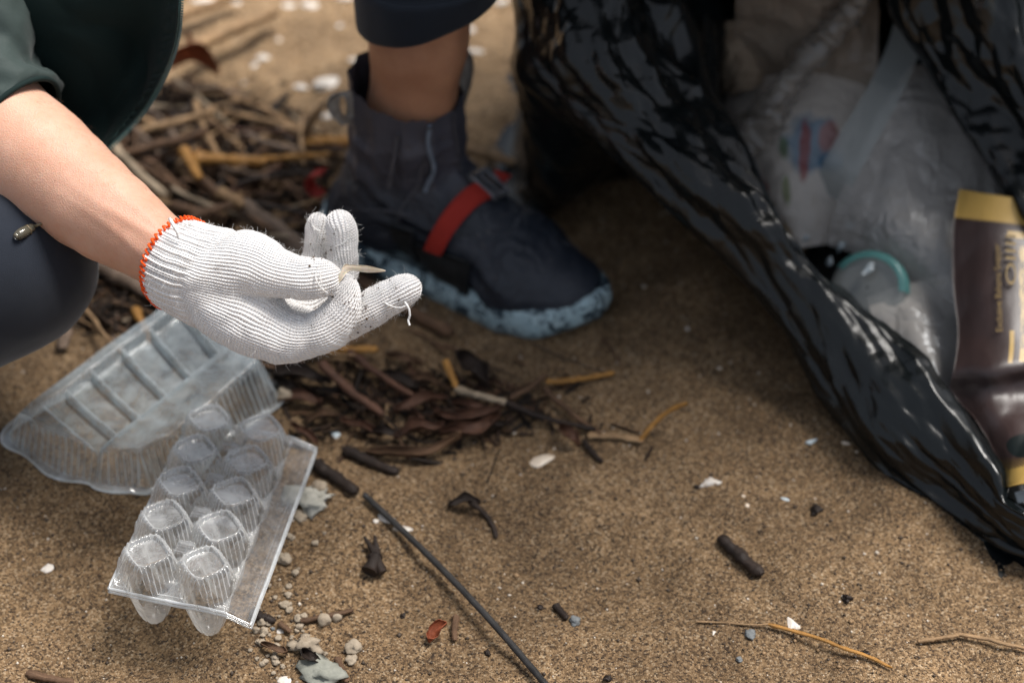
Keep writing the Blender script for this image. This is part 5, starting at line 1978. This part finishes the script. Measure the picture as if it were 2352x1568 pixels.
stick((690, 318), (735, 245), .0052, 'tan', 'tan reed standing up behind the shoe heel', None, .02, .06, .02)
stick((640, 240), (680, 330), .0035, 'dark', 'dark crooked twig at the back edge of the heap', None, .015, .03, .12)
stick((200, 590), (372, 690), .0080, 'grey', 'thick grey-brown stick under the wrist, beside the navy knee', None, .03, .02, .0)
stick((280, 620), (365, 700), .0045, 'brown', 'rusty brown stick parallel to the thick one under the wrist', None, .01, .012, .02)
stick((310, 705), (345, 790), .0040, 'orange', 'short orange stem pointing down to the frosted tray edge', None, .02, .006, .0)
stick((170, 690), (145, 800), .0075, 'grey', 'broad flat brown bark strip beside the navy knee', None, .02, .006, .03, flat=.35)
stick((395, 470), (490, 500), .0055, 'brown', 'brown stick right beside the forearm in front of the glove cuff', None, .05, .05, .0)
stick((440, 500), (535, 470), .0050, 'brown', 'brown stick crossing upwards behind the glove thumb', None, .05, .055, .0)
stick((325, 300), (500, 250), .0050, 'tan', 'light brown stick at the zip corner of the jacket', None, .04, .05, .04)
stick((300, 350), (480, 300), .0050, 'brown', 'brown stick lying below the light one at the jacket corner', None, .04, .05, .02)
stick((700, 806), (868, 800), .0045, 'orange', 'straight yellow straw sticking out under the glove knuckles', None, .012, .010, .0)
stick((735, 832), (880, 952), .0044, 'red', 'upper reddish brown stem below the glove', None, .02, .010, .03)
stick((800, 806), (950, 910), .0036, 'red', 'reddish stem running parallel further right below the glove', None, .012, .012, .02)
stick((1022, 826), (1048, 890), .0035, 'orange', 'short orange stem leaning on the dark leaf', None, .03, .016, .0)
stick((1045, 892), (1165, 925), .0038, 'pale', 'pale split stem joined to the orange one', None, .014, .010, .0)
stick((1150, 922), (1370, 985), .0030, 'dark', 'long dark stem continuing from the pale split stem', None, .010, .006, .04)
stick((1255, 878), (1412, 855), .0028, 'orange', 'lone straw lying right of the dark leaf', None, .008, .005, .02)
stick((1250, 890), (1385, 1000), .0028, 'brown', 'thin brown stem below the lone straw', None, .008, .004, .03)
stick((1350, 1000), (1480, 1012), .0038, 'tan', 'dry blade at the foot of the arched stem', None, .004, .004, -.06, flat=.4)
stick((1470, 1012), (1580, 925), .0024, 'orange', 'thin arched golden stem at the right end of the debris', None, .004, .03, -.12)
stick((1170, 915), (1255, 860), .0026, 'brown', 'thin brown stem rising towards the lone straw', None, .008, .010, .04)
stick((715, 1050), (835, 1140), .0060, 'dark', 'thick sand-caked black twig right of the egg box', None, .003, .002, .06) if False else \
    stick((722, 1062), (822, 1128), .0060, 'dark', 'thick sand-caked black twig right of the egg box', None, .006, .005, .02)
stick((790, 1030), (915, 1085), .0050, 'dark', 'black twig lying above the thick sand-caked one', None, .004, .003, .02)
stick((1655, 1232), (1752, 1318), .0055, 'dark', 'stubby dark bark twig alone on the right-hand sand', None, .004, .004, .02, taper=.8)
stick((1765, 1432), (2050, 1532), .0016, 'orange', 'long thin brown straw below the white shell', None, .003, .003, -.02)
stick((1600, 1425), (1770, 1434), .0009, 'tan', 'very thin dry stem leading to the long brown straw', None, .002, .003, .01)
stick((2108, 1472), (2205, 1456), .0018, 'tan', 'bent straw end near the lower right corner', None, .004, .004, .02)
stick((2200, 1456), (2380, 1496), .0017, 'tan', 'long side of the bent straw in the lower right corner', None, .004, .004, -.02)
stick((1075, 1150), (1140, 1235), .0024, 'dark', 'thin curved black twig in the middle of the sand', None, .008, .002, -.12)
stick((775, 1510), (800, 1565), .0032, 'brown', 'brown splinter beside the grey stone at the bottom', None, .003, .003, .05)
stick((690, 1425), (812, 1400), .0022, 'brown', 'thin brown twig lying behind the two round pebbles', None, .003, .003, .02)
stick((575, 1405), (632, 1425), .0040, 'dark', 'short dark twig at the egg box corner', None, .003, .003, .02)
stick((640, 1430), (668, 1450), .0024, 'brown', 'tiny brown twig next to the short dark one', None, .003, .003, .02)
stick((1048, 1412), (1045, 1470), .0028, 'brown', 'upright brown splinter beside the red leaf', None, .003, .003, .04)
stick((1275, 1388), (1303, 1420), .0030, 'dark', 'black and tan splinter touching the grey pebble', None, .003, .003, .0)
stick((1060, 340), (1190, 376), .0055, 'tan', 'tan stick lying behind the shoe at the edge of the bin bag', None, .012, .008, .02)
stick((1340, 1010), (1385, 1060), .0026, 'dark', 'black twig hanging below the dry blade', None, .003, .003, .05)
stick((60, 1545), (170, 1566), .0034, 'brown', 'half-buried brown twig in the lower left corner', None, .001, .001, .02)

# the rest of the heap
rg = np.random.default_rng(21)
HEAP_POLY = [(250, 300), (420, 180), (560, 230), (700, 250), (760, 380), (720, 560), (700, 640), (620, 560), (480, 520), (380, 480), (300, 400)]
HEAP_POLY2 = [(180, 560), (400, 620), (560, 560), (700, 640), (780, 700), (800, 800), (640, 880), (560, 850), (300, 760), (180, 760)]


def inside(poly, x, y):
    c = False
    j = len(poly) - 1
    for i in range(len(poly)):
        if (poly[i][1] > y) != (poly[j][1] > y) and x < (poly[j][0] - poly[i][0]) * (y - poly[i][1]) / (poly[j][1] - poly[i][1]) + poly[i][0]:
            c = not c
        j = i
    return c


def heap_label(kind, r, L, x, y):
    tone = {'tan': 'tan', 'brown': 'brown', 'grey': 'grey-brown', 'dark': 'blackish', 'pale': 'bleached', 'red': 'reddish'}[str(kind)]
    size = 'hair-thin' if r < .0013 else 'thin' if r < .0024 else 'thick'
    ln = 'short' if L < 60 else 'long' if L > 95 else 'middling'
    if y > 560:
        where = 'under the wrist beside the navy knee' if x < 420 else 'under and below the glove'
    elif y > 430:
        where = 'just behind the gloved hand'
    elif x < 400:
        where = 'beside the jacket zip and forearm'
    elif x < 570:
        where = 'in the middle of the heap'
    else:
        where = 'in the heap near the shoe heel'
    return '%s %s %s stick %s' % (ln, size, tone, where)


made = 0
while made < 210:
    first = made < 135
    poly = HEAP_POLY if first else HEAP_POLY2
    x, y = rg.uniform(170, 810), rg.uniform(150, 890)
    if not inside(poly, x, y):
        continue
    ang = rg.choice([rg.normal(.45, .35), rg.normal(-.35, .3), rg.uniform(-1.5, 1.5)], p=[.5, .3, .2])
    L = rg.uniform(35, 120) if first else rg.uniform(40, 130)
    dx, dy = math.cos(ang) * L, math.sin(ang) * L * 0.75
    kind = rg.choice(['tan', 'brown', 'grey', 'dark', 'pale', 'red'], p=[.32, .22, .16, .12, .13, .05])
    zz = rg.uniform(.002, .035 if first else .010)
    rs = rg.uniform(.0009, .0036) if first else rg.uniform(.0006, .0022)
    stick((x - dx, y - dy), (x + dx, y + dy), rs, kind,
          heap_label(kind, rs, L, x, y), HEAP, zz, max(.002, zz + rg.normal(0, .008)), rg.normal(0, .05), made)
    made += 1


# dark plant litter packed between the sticks
nl = 4200
lx, ly = rg.uniform(200, 820, nl), rg.uniform(180, 900, nl)
ok = np.array([inside(HEAP_POLY, x, y) or inside(HEAP_POLY2, x, y) or rg.random() < .10 for x, y in zip(lx, ly)])
extra = rg.normal(0, 1, (420, 2)) * [170, 45] + [960, 930]
lx, ly = np.concatenate([lx[ok], extra[:, 0]]), np.concatenate([ly[ok], extra[:, 1]])
cs = np.stack([P(x, y) for x, y in zip(lx, ly)])
nl = len(cs)
cs[:, 2] = ground_z(cs[:, 0], cs[:, 1]) + rg.uniform(.0005, .012, nl) * (np.arange(nl) < nl - 420) + .001
yaw = rg.uniform(0, 6.28, nl)
ln_, wd_ = rg.gamma(3, .0028, nl) + .002, rg.uniform(.0006, .0028, nl)
dx = np.stack([np.cos(yaw), np.sin(yaw), rg.normal(0, .25, nl)], -1) * ln_[:, None]
dy = np.stack([-np.sin(yaw), np.cos(yaw), rg.normal(0, .3, nl)], -1) * wd_[:, None]
up_ = np.stack([0 * yaw, 0 * yaw, wd_ * .5], -1)
LV = np.stack([cs - dx - dy, cs - dx + dy, cs + dx + dy * .6, cs + dx - dy * .6, cs - dx * .9 + up_, cs + dx * .9 + up_], 1)
LF = np.array([[0, 3, 5, 4], [1, 4, 5, 2], [0, 1, 2, 3]])[None] + (np.arange(nl) * 6)[:, None, None]
m = NT('dark plant litter')
at = m.n('Attribute', attribute_name='tone').outputs['Fac']
col = m.ramp(at, [(0.0, (.012, .009, .007)), (.4, (.045, .027, .017)), (.75, (.12, .065, .035)), (1.0, (.30, .20, .11))])
o = obj('plant_litter', LV.reshape(-1, 3), LF.reshape(-1, 4), m.done(m.principled(Base_Color=col, Roughness=.75, Specular_IOR_Level=.25)),
        smooth_faces=False, attrs={'tone': np.repeat(rg.beta(1.1, 2.2, nl), 6)}, origin=(0, 0, 0))
o['kind'] = 'stuff'
o['label'] = 'dark broken plant litter between the sticks'


for k in range(26):
    x, y = rg.normal(1010, 190), rg.normal(930, 55)
    a_ = rg.normal(.3, .45)
    L = rg.uniform(40, 130)
    zz = rg.uniform(.002, .008)
    stick((x - math.cos(a_) * L, y - math.sin(a_) * L * .7), (x + math.cos(a_) * L, y + math.sin(a_) * L * .7), rg.uniform(.0005, .0014), str(rg.choice(['red', 'brown', 'dark'])),
          'thin reddish brown strand in the debris below the glove', 'thin strands in the debris', zz, max(.002, zz + rg.normal(0, .003)), rg.normal(0, .12), 500 + k, 'strand', 'strand')


def leaf(pts, width, kind, label, curl=.35, seed=0, z=(.004,), group=None):
    z = list(z) * len(pts) if len(z) == 1 else list(z)
    ctrl = []
    for (x, y), dz in zip(pts, z):
        g = on_ground(x, y)
        ctrl.append(P(x, y, g[2] + dz))
    n, m_ = 24, 9
    c = catmull(np.array(ctrl), n)
    T = np.gradient(c, axis=0)
    T /= np.linalg.norm(T, axis=1, keepdims=True)
    S = np.cross(T, [0, 0, 1.0])
    S /= np.linalg.norm(S, axis=1, keepdims=True)
    t = np.linspace(0, 1, n)
    w = width * .54 * np.sin(np.clip(t * 1.02, 0, 1) * math.pi) ** .6 * (1 + .15 * noise(np.stack([t * 7, 0 * t + seed], -1), 4))
    s = np.linspace(-1, 1, m_)
    G = c[:, None] + S[:, None] * (w[:, None] * s[None])[..., None]
    lift = curl * width * (s[None] ** 2) * (1 + .4 * np.sin(t * 9 + seed))[:, None] + .06 * width * noise(np.stack(np.meshgrid(t * 9, s * 3, indexing='ij'), -1), seed)
    G[..., 2] += lift
    V, F = slab(np.ascontiguousarray(G), -.0007)
    U, W = np.meshgrid(s, t * 3, indexing='xy')
    uv = np.concatenate([np.stack([U.ravel() * .5, W.ravel() * .6 + seed], -1)] * 2)
    return tag(obj('leaf', V, F, WOOD[kind], uv=uv), label, 'leaf', group)


leaf([(1050, 826), (1090, 850), (1120, 890)], .017, 'dark', 'dark broad leaf behind the short orange stem', .5, 1, (.012, .014, .006))
leaf([(905, 950), (960, 925), (1030, 915)], .009, 'red', 'upper red-brown leaf in the middle of the debris', .6, 2, (.006, .014, .008))
leaf([(1000, 950), (1070, 965), (1150, 935)], .010, 'red', 'long red-brown leaf right of the upper one', .6, 3, (.006, .010, .012))
leaf([(905, 1008), (960, 985), (1020, 985)], .010, 'red', 'red-brown leaf with a pale edge below the upper one', .7, 4, (.004, .012, .006))
leaf([(840, 1040), (960, 1045), (1060, 1005)], .008, 'brown', 'long curved brown blade lowest among the leaves', .7, 5, (.004, .006, .010))
leaf([(1010, 1000), (1090, 990), (1150, 960)], .011, 'red', 'broad red-brown leaf at the end of the curved blade', .6, 6, (.004, .012, .008))
leaf([(1285, 985), (1310, 1000), (1330, 1025)], .009, 'red', 'small dark red leaf near the dry blade', .5, 7, (.006, .012, .004))
leaf([(985, 1475), (1000, 1450), (1025, 1432)], .008, 'rust', 'small rust-red leaf near the black rod', .5, 8, (.003, .008, .012))
leaf([(390, 160), (440, 140), (505, 175)], .022, 'rust', 'curled rust-red leaf arching beside the jacket zip', .9, 9, (.02, .05, .01))
leaf([(620, 855), (690, 862), (760, 880)], .013, 'dark', 'dark leaf just right of the frosted tray', .5, 10, (.008, .012, .006))
leaf([(640, 920), (700, 915), (740, 930)], .009, 'red', 'reddish leaf right of the frosted tray corner', .5, 11, (.004, .008, .004))
leaf([(860, 860), (930, 875), (960, 900)], .010, 'dark', 'dark leaf lying between the reddish stems', .4, 12, (.004, .006, .004))
leaf([(600, 1480), (640, 1492), (660, 1500)], .005, 'brown', 'small brown leaf among the pale pebbles', .5, 13, (.003, .006, .003))
leaf([(695, 1498), (715, 1510), (738, 1525)], .007, 'dark', 'dark leaf scrap above the grey stone', .5, 14, (.003, .008, .003))
leaf([(1030, 1165), (1065, 1150), (1105, 1155)], .007, 'dark', 'black rotten leaf scrap at the head of the curved twig', .6, 15, (.003, .008, .003))
for k, (x, y, l, w, a) in enumerate([(760, 905, 50, .006, .2), (830, 985, 55, .006, .5), (740, 960, 40, .006, -.3), (880, 1000, 45, .007, .1), (1090, 940, 60, .006, .3),
                                      (930, 830, 45, .006, .4), (660, 890, 40, .007, .6), (700, 1000, 45, .006, .8), (980, 880, 60, .006, .35), (1130, 985, 40, .005, -.4),
                                      (600, 330, 40, .009, .2), (520, 300, 45, .008, -.3), (640, 420, 40, .010, .5), (480, 215, 50, .009, .3), (580, 250, 40, .008, .1)]):
    leaf([(x - l * math.cos(a), y - l * math.sin(a) * .7), (x, y - 6), (x + l * math.cos(a), y + l * math.sin(a) * .7)], w, ['dark', 'red', 'brown'][k % 3],
         'small rotten brown leaf scrap in the beach debris', .6, 20 + k, (.003, .009, .004), 'rotten leaf scraps')

# forked chip of bark
parts = []
for (a, b, r0, r1) in [((848, 1325), (868, 1290), .0058, .0050), ((868, 1292), (862, 1245), .0042, .0008), ((866, 1292), (838, 1248), .0040, .0010), ((878, 1328), (856, 1288), .0040, .0046)]:
    pa, pb = on_ground(*a, .006), on_ground(*b, .008)
    parts.append(tube(np.linspace(pa, pb, 6), np.linspace(r0, r1, 6), 8, rough=.3, seed=int(a[0])))
v, f = join(parts)
tag(obj('bark_chip', v, f, WOOD['dark'], uv=np.random.default_rng(1).uniform(0, 1, (len(v), 2))), 'forked black bark chip between the egg box and the rod', 'bark chip')

# long black rod
n = 40
t = np.linspace(0, 1, n)
a, b = on_ground(838, 1148, .006), on_ground(1300, 1640, .006)
p = a[None] * (1 - t)[:, None] + b[None] * t[:, None] + np.array([.8, .6, 0]) * (np.sin(t * math.pi) * .005)[:, None]
p[:, 2] = np.maximum(ground_z(p[:, 0], p[:, 1]) + .0028, p[:, 2])
V, F = tube(p, .0025, 12, rough=.05)
tag(obj('rod', V, F, WOOD['rod'], uv=np.stack([np.tile(np.arange(12) / 12, n), np.repeat(t * 12, 12)], -1)), 'long thin black rod running off the bottom of the picture', 'rod')

# ------------------------------------------------------------------ shells
m = NT('white shell')
vec = m.coord('Object')
bands = m.n('TexWave', ins={0: vec, 'Scale': 90.0, 'Distortion': 3.0, 'Detail': 3.0}).outputs[0]
col = m.mix(m.noise(vec, 120, 4, .6), (.54, .47, .40), (.76, .73, .68))
col = m.mix(m.ramp(m.noise(vec, 300, 3, .6), [(.54, 0.0), (.68, .75)]), col, (.34, .24, .15))
SHELL = m.done(m.principled(Base_Color=col, Roughness=.45, Specular_IOR_Level=.4, Normal=m.bump(bands, .15, .0006),
                            Subsurface_Weight=.15, Subsurface_Radius=(.002, .0015, .001)))
BLUISH = mottled('bluish white shell', (.42, .50, .54), (.60, .66, .68), 90, .5, .2, .0006)
PEARL = mottled('cream shell', (.60, .48, .36), (.78, .68, .56), 70, .4, .2, .0006, .5)


def shard(px, py, rx, ry, ang, label, seed, mat=None, sharp=.25, tilt=.22, dome=.20, group=None):
    """broken shell piece: curved plate with an uneven outline; rx, ry in centimetres"""
    rgk = np.random.default_rng(seed)
    c = on_ground(px, py)
    na, nr = 22, 6
    a = np.arange(na) / na * 2 * math.pi
    k = rgk.integers(3, 5)
    out = 1 + .12 * np.cos(2 * a + rgk.uniform(0, 6)) + .02 * rgk.normal(0, 1, na)
    if sharp > .15:                                   # broken: straight edges between a few corners
        kk = 3 if sharp > .28 else int(rgk.integers(4, 6))
        ca_ = np.sort((np.arange(kk) + rgk.uniform(-.25, .25, kk)) / kk * 2 * math.pi + rgk.uniform(0, 6)) % (2 * math.pi)
        ca_.sort()
        cp = np.stack([np.cos(ca_), np.sin(ca_)], -1) * rgk.uniform(.85, 1.15, kk)[:, None]
        best = np.full(na, 9.0)
        for q in range(kk):
            e = cp[(q + 1) % kk] - cp[q]
            nn = np.array([e[1], -e[0]])
            den = np.cos(a) * nn[0] + np.sin(a) * nn[1]
            tt = (cp[q] @ nn) / np.where(np.abs(den) < 1e-6, 1e-6, den)
            best = np.where((tt > 0) & (tt < best), tt, best)
        out = np.minimum(best * 1.1, 1.15) * (1 + .03 * rgk.normal(0, 1, na))
    r = np.linspace(0, 1, nr + 1)[1:]
    X = np.concatenate([[0]] + [np.cos(a) * out * q for q in r]) * rx * .01
    Y = np.concatenate([[0]] + [np.sin(a) * out * q for q in r]) * ry * .01
    q2 = np.concatenate([[0]] + [np.full(na, q) for q in r])
    s = max(rx, ry) * .01
    Z = dome * s * (1 - q2 ** 2) + .03 * s * noise(np.stack([X / s * 2, Y / s * 2], -1), seed)
    th = .0011
    top = np.stack([X, Y, Z], -1)
    bot = np.stack([X * .97, Y * .97, Z - th], -1)
    V = np.concatenate([top, bot])
    ca, sa = math.cos(ang), math.sin(ang)
    V = V @ np.array([[ca, sa, 0], [-sa, ca, 0], [0, 0, 1]])
    ta, td = rgk.uniform(0, 6.28), tilt * rgk.uniform(.3, 1)
    V[:, 2] += (V[:, 0] * math.cos(ta) + V[:, 1] * math.sin(ta)) * math.tan(td)
    V[:, 2] -= V[:, 2].min() + .0022
    n0 = 1 + nr * na
    F = []
    for base, flip in ((0, 0), (n0, 1)):
        for j in range(na):
            tri = [base, base + 1 + j, base + 1 + (j + 1) % na]
            F.append(tri[::-1] if flip else tri)
            for i in range(nr - 1):
                p0 = base + 1 + i * na
                q_ = [p0 + j, p0 + na + j, p0 + na + (j + 1) % na, p0 + (j + 1) % na]
                F.append(q_[::-1] if flip else q_)
    o0 = 1 + (nr - 1) * na
    for j in range(na):
        F.append([o0 + j, n0 + o0 + j, n0 + o0 + (j + 1) % na, o0 + (j + 1) % na])
    V = V + c
    return tag(obj('shell', V, F, mat or SHELL), label, 'shell', group)


SH = 'white shells on the sand'
for args in [
    (1242, 1057, 1.15, .75, .3, 'cream shell shard with a dark spot in the middle of the sand', 1, PEARL),
    (1632, 1110, 1.05, 1.15, -.5, 'white triangular shell shard on the right-hand sand', 2, SHELL, .4),
    (886, 1190, 1.0, .42, -.5, 'long white shell lying under the black rod', 3, SHELL, .1),
    (866, 1194, .35, .22, .2, 'small white shell left of the black rod', 4, SHELL, .1),
    (926, 1213, .72, .38, -.2, 'oval white shell right of the black rod', 5, SHELL, .08),
    (113, 1303, .65, .45, .2, 'lone white shell at the left edge below the frosted tray', 6),
    (1822, 1431, .85, .75, .7, 'white pointed shell on top of the long brown straw', 7, SHELL, .3),
    (1640, 1450, .36, .33, .3, 'small white shell left of the pointed one', 8, SHELL, .3),
    (2124, 1382, .40, .32, -.3, 'small white shell near the right edge above the bent straw', 9),
    (1932, 1378, .38, .30, .2, 'white shell beside a black speck at the lower right', 10),
    (1185, 996, .36, .34, 0, 'tiny round white shell left of the dark red leaf', 11, SHELL, .05),
    (770, 997, .55, .50, .6, 'bluish white shell piece right of the egg box top', 12, BLUISH, .25),
    (1070, 1518, .42, .30, .5, 'three-cornered white shell fragment at the bottom edge', 13, SHELL, .75),
    (660, 1562, .75, .45, .1, 'smooth white shell cut off by the bottom edge', 14, SHELL, .06),
    (638, 1446, .52, .32, -.5, 'white shell with a green edge beside the egg box corner', 15),
    (1800, 1144, .62, .22, -.3, 'thin bluish shell sliver right of the triangular shard', 16, BLUISH, .1),
    (1866, 1012, .75, .28, .6, 'curled pale shell near the foot of the bin bag', 17, BLUISH, .35),
    (1941, 1016, .55, .24, -.4, 'pinkish shell sliver against the bin bag', 18, PEARL, .1),
    (1715, 1160, .42, .32, 0, 'small cream shell below the triangular shard', 19, PEARL),
    (605, 132, .95, .60, .7, 'white shell lying alone in the upper left sand', 20, SHELL, .1),
    (752, 193, 1.7, .95, .1, 'largest white half shell in the upper sand', 21, SHELL, .12),
    (691, 198, .85, .70, 0, 'round white shell left of the largest half shell', 22, SHELL, .08),
    (757, 265, .95, .55, .1, 'white shell below the largest half shell', 23, SHELL, .1),
    (812, 137, .62, .50, .2, 'white shell beside the bare ankle', 24, SHELL, .1),
    (715, 14, 1.0, .80, 0, 'round white shell at the top edge left of the trouser hem', 25, SHELL, .08),
    (660, 14, .85, .70, .3, 'dimmer white shell at the top edge beside the round one', 26, SHELL, .1),
    (468, 2, 1.5, .95, .2, 'big white shell cut by the top edge near the jacket', 27, SHELL, .12),
    (540, 6, 1.1, .5, -.5, 'pale shell at the top edge right of the big one', 28, SHELL, .2),
    (792, -4, 1.1, .6, 0, 'white shell at the top edge touching the trouser hem', 29, SHELL, .1),
    (1076, 68, 1.05, .70, -.2, 'white shell right of the trouser hem', 30, SHELL, .12),
    (1090, 118, .95, .70, .1, 'white shell near the bin bag, right of the ankle', 31, SHELL, .1),
    (1058, 128, .70, .60, .2, 'white shell touching the ankle on the bag side', 32, SHELL, .1),
    (1150, 4, 1.0, .6, .2, 'white shell between trouser hem and bin bag at the top', 33, SHELL, .1),
    (735, 378, .5, .45, .2, 'small white shell at the heel of the shoe', 34, SHELL, .1),
]:
    shard(*args)
for k, (x, y, s) in enumerate([(1650, 845, .28), (1578, 756, .34), (1626, 1054, .26), (1705, 1138, .22), (1120, 1382, .14), (1076, 1372, .22), (808, 1168, .2), (1380, 1290, .16),
                               (300, 1190, .2), (140, 1520, .2), (460, 1540, .18), (1960, 1190, .2), (1520, 1240, .16), (860, 1450, .16), (1210, 1480, .16), (2040, 1250, .16),
                               (1390, 1140, .18), (1270, 1560, .2), (1480, 1380, .15), (990, 1270, .15), (585, 150, .5), (640, 90, .5), (560, 190, .4), (780, 60, .45), (560, 60, .5)]):
    shard(x, y, s, s * .8, k, 'tiny white shell chip scattered on the sand', 60 + k, SHELL if k % 3 else PEARL, .15, .2, .35, 'tiny shell chips')

# ------------------------------------------------------------------ pebbles
CREAM = mottled('cream pebble', (.24, .19, .135), (.42, .35, .265), 130, .8, .4, .0008)
GREYP = mottled('grey pebble', (.11, .12, .125), (.22, .23, .23), 110, .75, .4, .0008)
GREEN = mottled('grey green stone', (.16, .165, .14), (.33, .33, .28), 60, .8, .5, .0012)


def sphere(nu=16, nv=10):
    th = np.linspace(0, math.pi, nv)
    ph = np.arange(nu) / nu * 2 * math.pi
    V = np.stack([np.outer(np.sin(th), np.cos(ph)), np.outer(np.sin(th), np.sin(ph)), np.outer(np.cos(th), np.ones(nu))], -1).reshape(-1, 3)
    return V, grid_faces(nv, nu, close_v=True)


def pebble(px, py, r, label, mat, seed, squash=.7, lump=.22, cat='pebble', name='pebble', group=None, aniso=(1, 1)):
    V, F = sphere(20, 14)
    lump = lump * 1.6
    d = 1 + lump * fbm(V * 1.3 + seed * 3.1, 2, seed) + lump * .4 * fbm(V * 4 + seed, 2, seed + 9)
    V = V * d[:, None] * r * .01
    V = V * np.array([aniso[0], aniso[1], squash])
    c = on_ground(px, py)
    V[:, 2] -= V[:, 2].min() + .55 * r * .01 * squash
    return tag(obj(name, V + c, F, mat), label, cat, group)


for args in [
    (652, 1287, .52, 'cream pebble alone right of the egg box flap', CREAM, 1), (745, 1427, .50, 'larger of the two round cream pebbles beside the thin twig', CREAM, 2, .9, .1),
    (774, 1420, .40, 'smaller of the two round cream pebbles beside the thin twig', CREAM, 3, .9, .1), (1320, 1428, .42, 'blue-grey pebble touching the black and tan splinter', GREYP, 4, .6),
    (1722, 1458, .42, 'grey pebble left of the pointed white shell', GREYP, 5, .5), (1698, 1515, .24, 'dark grey pebble at the bottom right of centre', GREYP, 6, .6),
    (690, 1188, .62, 'flat brown pebble beside the egg box flap', CREAM, 7, .45), (662, 1368, .30, 'upper cream pebble in the line beside the egg box', CREAM, 8),
    (656, 1391, .32, 'lower cream pebble in the line beside the egg box', CREAM, 9), (812, 1490, .55, 'upper of the two tan pebbles right of the grey stone', CREAM, 10, .6),
    (808, 1517, .42, 'lower of the two tan pebbles right of the grey stone', CREAM, 11, .5), (605, 1430, .42, 'cream pebble against the egg box corner', CREAM, 12),
    (655, 915, .75, 'cream stone near the frosted tray corner', CREAM, 13, .8), (735, 1125, .55, 'rounded cream stone in the pale clump', CREAM, 14, .8),
    (1325, 200, .8, 'pebble hidden at the bag', CREAM, 15)][:14]:
    pebble(*args)
pebble(700, 1482, .95, 'lumpy pale coral piece above the grey stone', CREAM, 31, .5, .5, 'coral', 'coral_piece', None, (1, .7))
pebble(722, 1150, 1.25, 'pale rough coral clump right of the egg box flap', mottled('pale coral', (.34, .33, .28), (.52, .50, .44), 120, .85, .6, .0015), 32, .4, .6, 'coral', 'coral_piece', None, (1.1, .8))
pebble(740, 1552, 1.5, 'flat grey stone cut by the bottom edge', GREEN, 33, .4, .35, 'stone', 'stone', None, (1.0, .9))
rg = np.random.default_rng(8)
for k in range(62):
    x, y = (rg.normal(640, 38), rg.normal(1470, 60)) if k < 48 else (rg.normal(640, 70), rg.normal(1330, 90))
    if x < 590 - (y - 1400) * .4 or y > 1590:
        continue
    pebble(x, y, rg.uniform(.10, .30), ('small cream pebble in the scatter ' + ('below the egg box corner' if y > 1480 else 'level with the egg box corner' if y > 1400 else 'beside the egg box flap')), CREAM if rg.random() < .85 else GREYP, 100 + k, .8, .2, 'pebble', 'pebble', 'small pebbles beside the egg box')
# black specks
for k, (x, y, r) in enumerate([(1873, 1174, .42), (1945, 1376, .34), (925, 1415, .22), (1240, 1395, .2), (1120, 1500, .2), (1395, 1560, .25), (1600, 1120, .2), (1990, 1500, .2)]):
    pebble(x, y, r, 'black speck of charred wood on the sand', WOOD['dark'], 300 + k, .6, .4, 'charcoal', 'charcoal_chip', 'black specks')
# loose coarse grains
Vg, Fg = [], []
ico = np.array([[1, 0, 0], [-1, 0, 0], [0, 1, 0], [0, -1, 0], [0, 0, 1], [0, 0, -1]], float)
icf = np.array([[0, 2, 4], [2, 1, 4], [1, 3, 4], [3, 0, 4], [2, 0, 5], [1, 2, 5], [3, 1, 5], [0, 3, 5]])
ng = 9000
gx, gy = rg.uniform(-.46, .50, ng), rg.uniform(.62, 1.35, ng)
gr = rg.gamma(3.0, .00022, ng) + .0003
Vv = (ico[None] * rg.uniform(.6, 1.2, (ng, 6, 1))) * gr[:, None, None]
Vv = Vv + np.stack([gx, gy, ground_z(gx, gy) + gr * .25], -1)[:, None]
Ff = icf[None] + (np.arange(ng) * 6)[:, None, None]
tone = np.repeat(rg.choice(4, ng, p=[.35, .3, .25, .1]) / 3.0, 6)
m = NT('coarse sand grains')
at = m.n('Attribute', attribute_name='tone').outputs['Fac']
col = m.ramp(at, [(0.0, (.07, .05, .035)), (.34, (.30, .19, .10)), (.67, (.46, .33, .20)), (1.0, (.66, .58, .48))], 'CONSTANT')
gm_ = m.done(m.principled(Base_Color=col, Roughness=.6, Specular_IOR_Level=.35))
o = obj('coarse_grains', Vv.reshape(-1, 3), Ff.reshape(-1, 3), gm_, attrs={'tone': tone}, origin=(0, 0, 0))
o['kind'] = 'stuff'
o['label'] = 'coarse loose sand grains'

# the pale strip held between thumb and index finger
ctrl = [(772, 650, -1.5), (783, 634, -1.7), (790, 622, -1.7), (800, 615, -1.5), (820, 616, -1.2), (850, 619, -.9), (886, 622, -.6)]
c = catmull(np.array([hp(*q) for q in ctrl]), 30)
w = np.interp(np.linspace(0, 1, 30), [0, .3, .45, .55, .8, .95, 1], [.0030, .0042, .0035, .0022, .0028, .0016, .0003])
up = _U * .9 - _F * .3
tw = np.linspace(-.2, .5, 30)
S = np.stack([up * math.cos(a) - _F * math.sin(a) for a in tw])
G = c[:, None] + S[:, None] * (w[:, None] * np.linspace(-1, 1, 5)[None])[..., None]
G = G - _F * (0.0008 * np.cos(np.linspace(-1, 1, 5) * 1.5)[None, :, None])
V, F = slab(np.ascontiguousarray(G), .0006)
tag(obj('plant_strip', V, F, mottled('dry cream husk', (.76, .66, .50), (.88, .80, .66), 260, .6, .4, .0005, .3, .3)), 'pale dry strip held between gloved thumb and finger', 'plant strip')
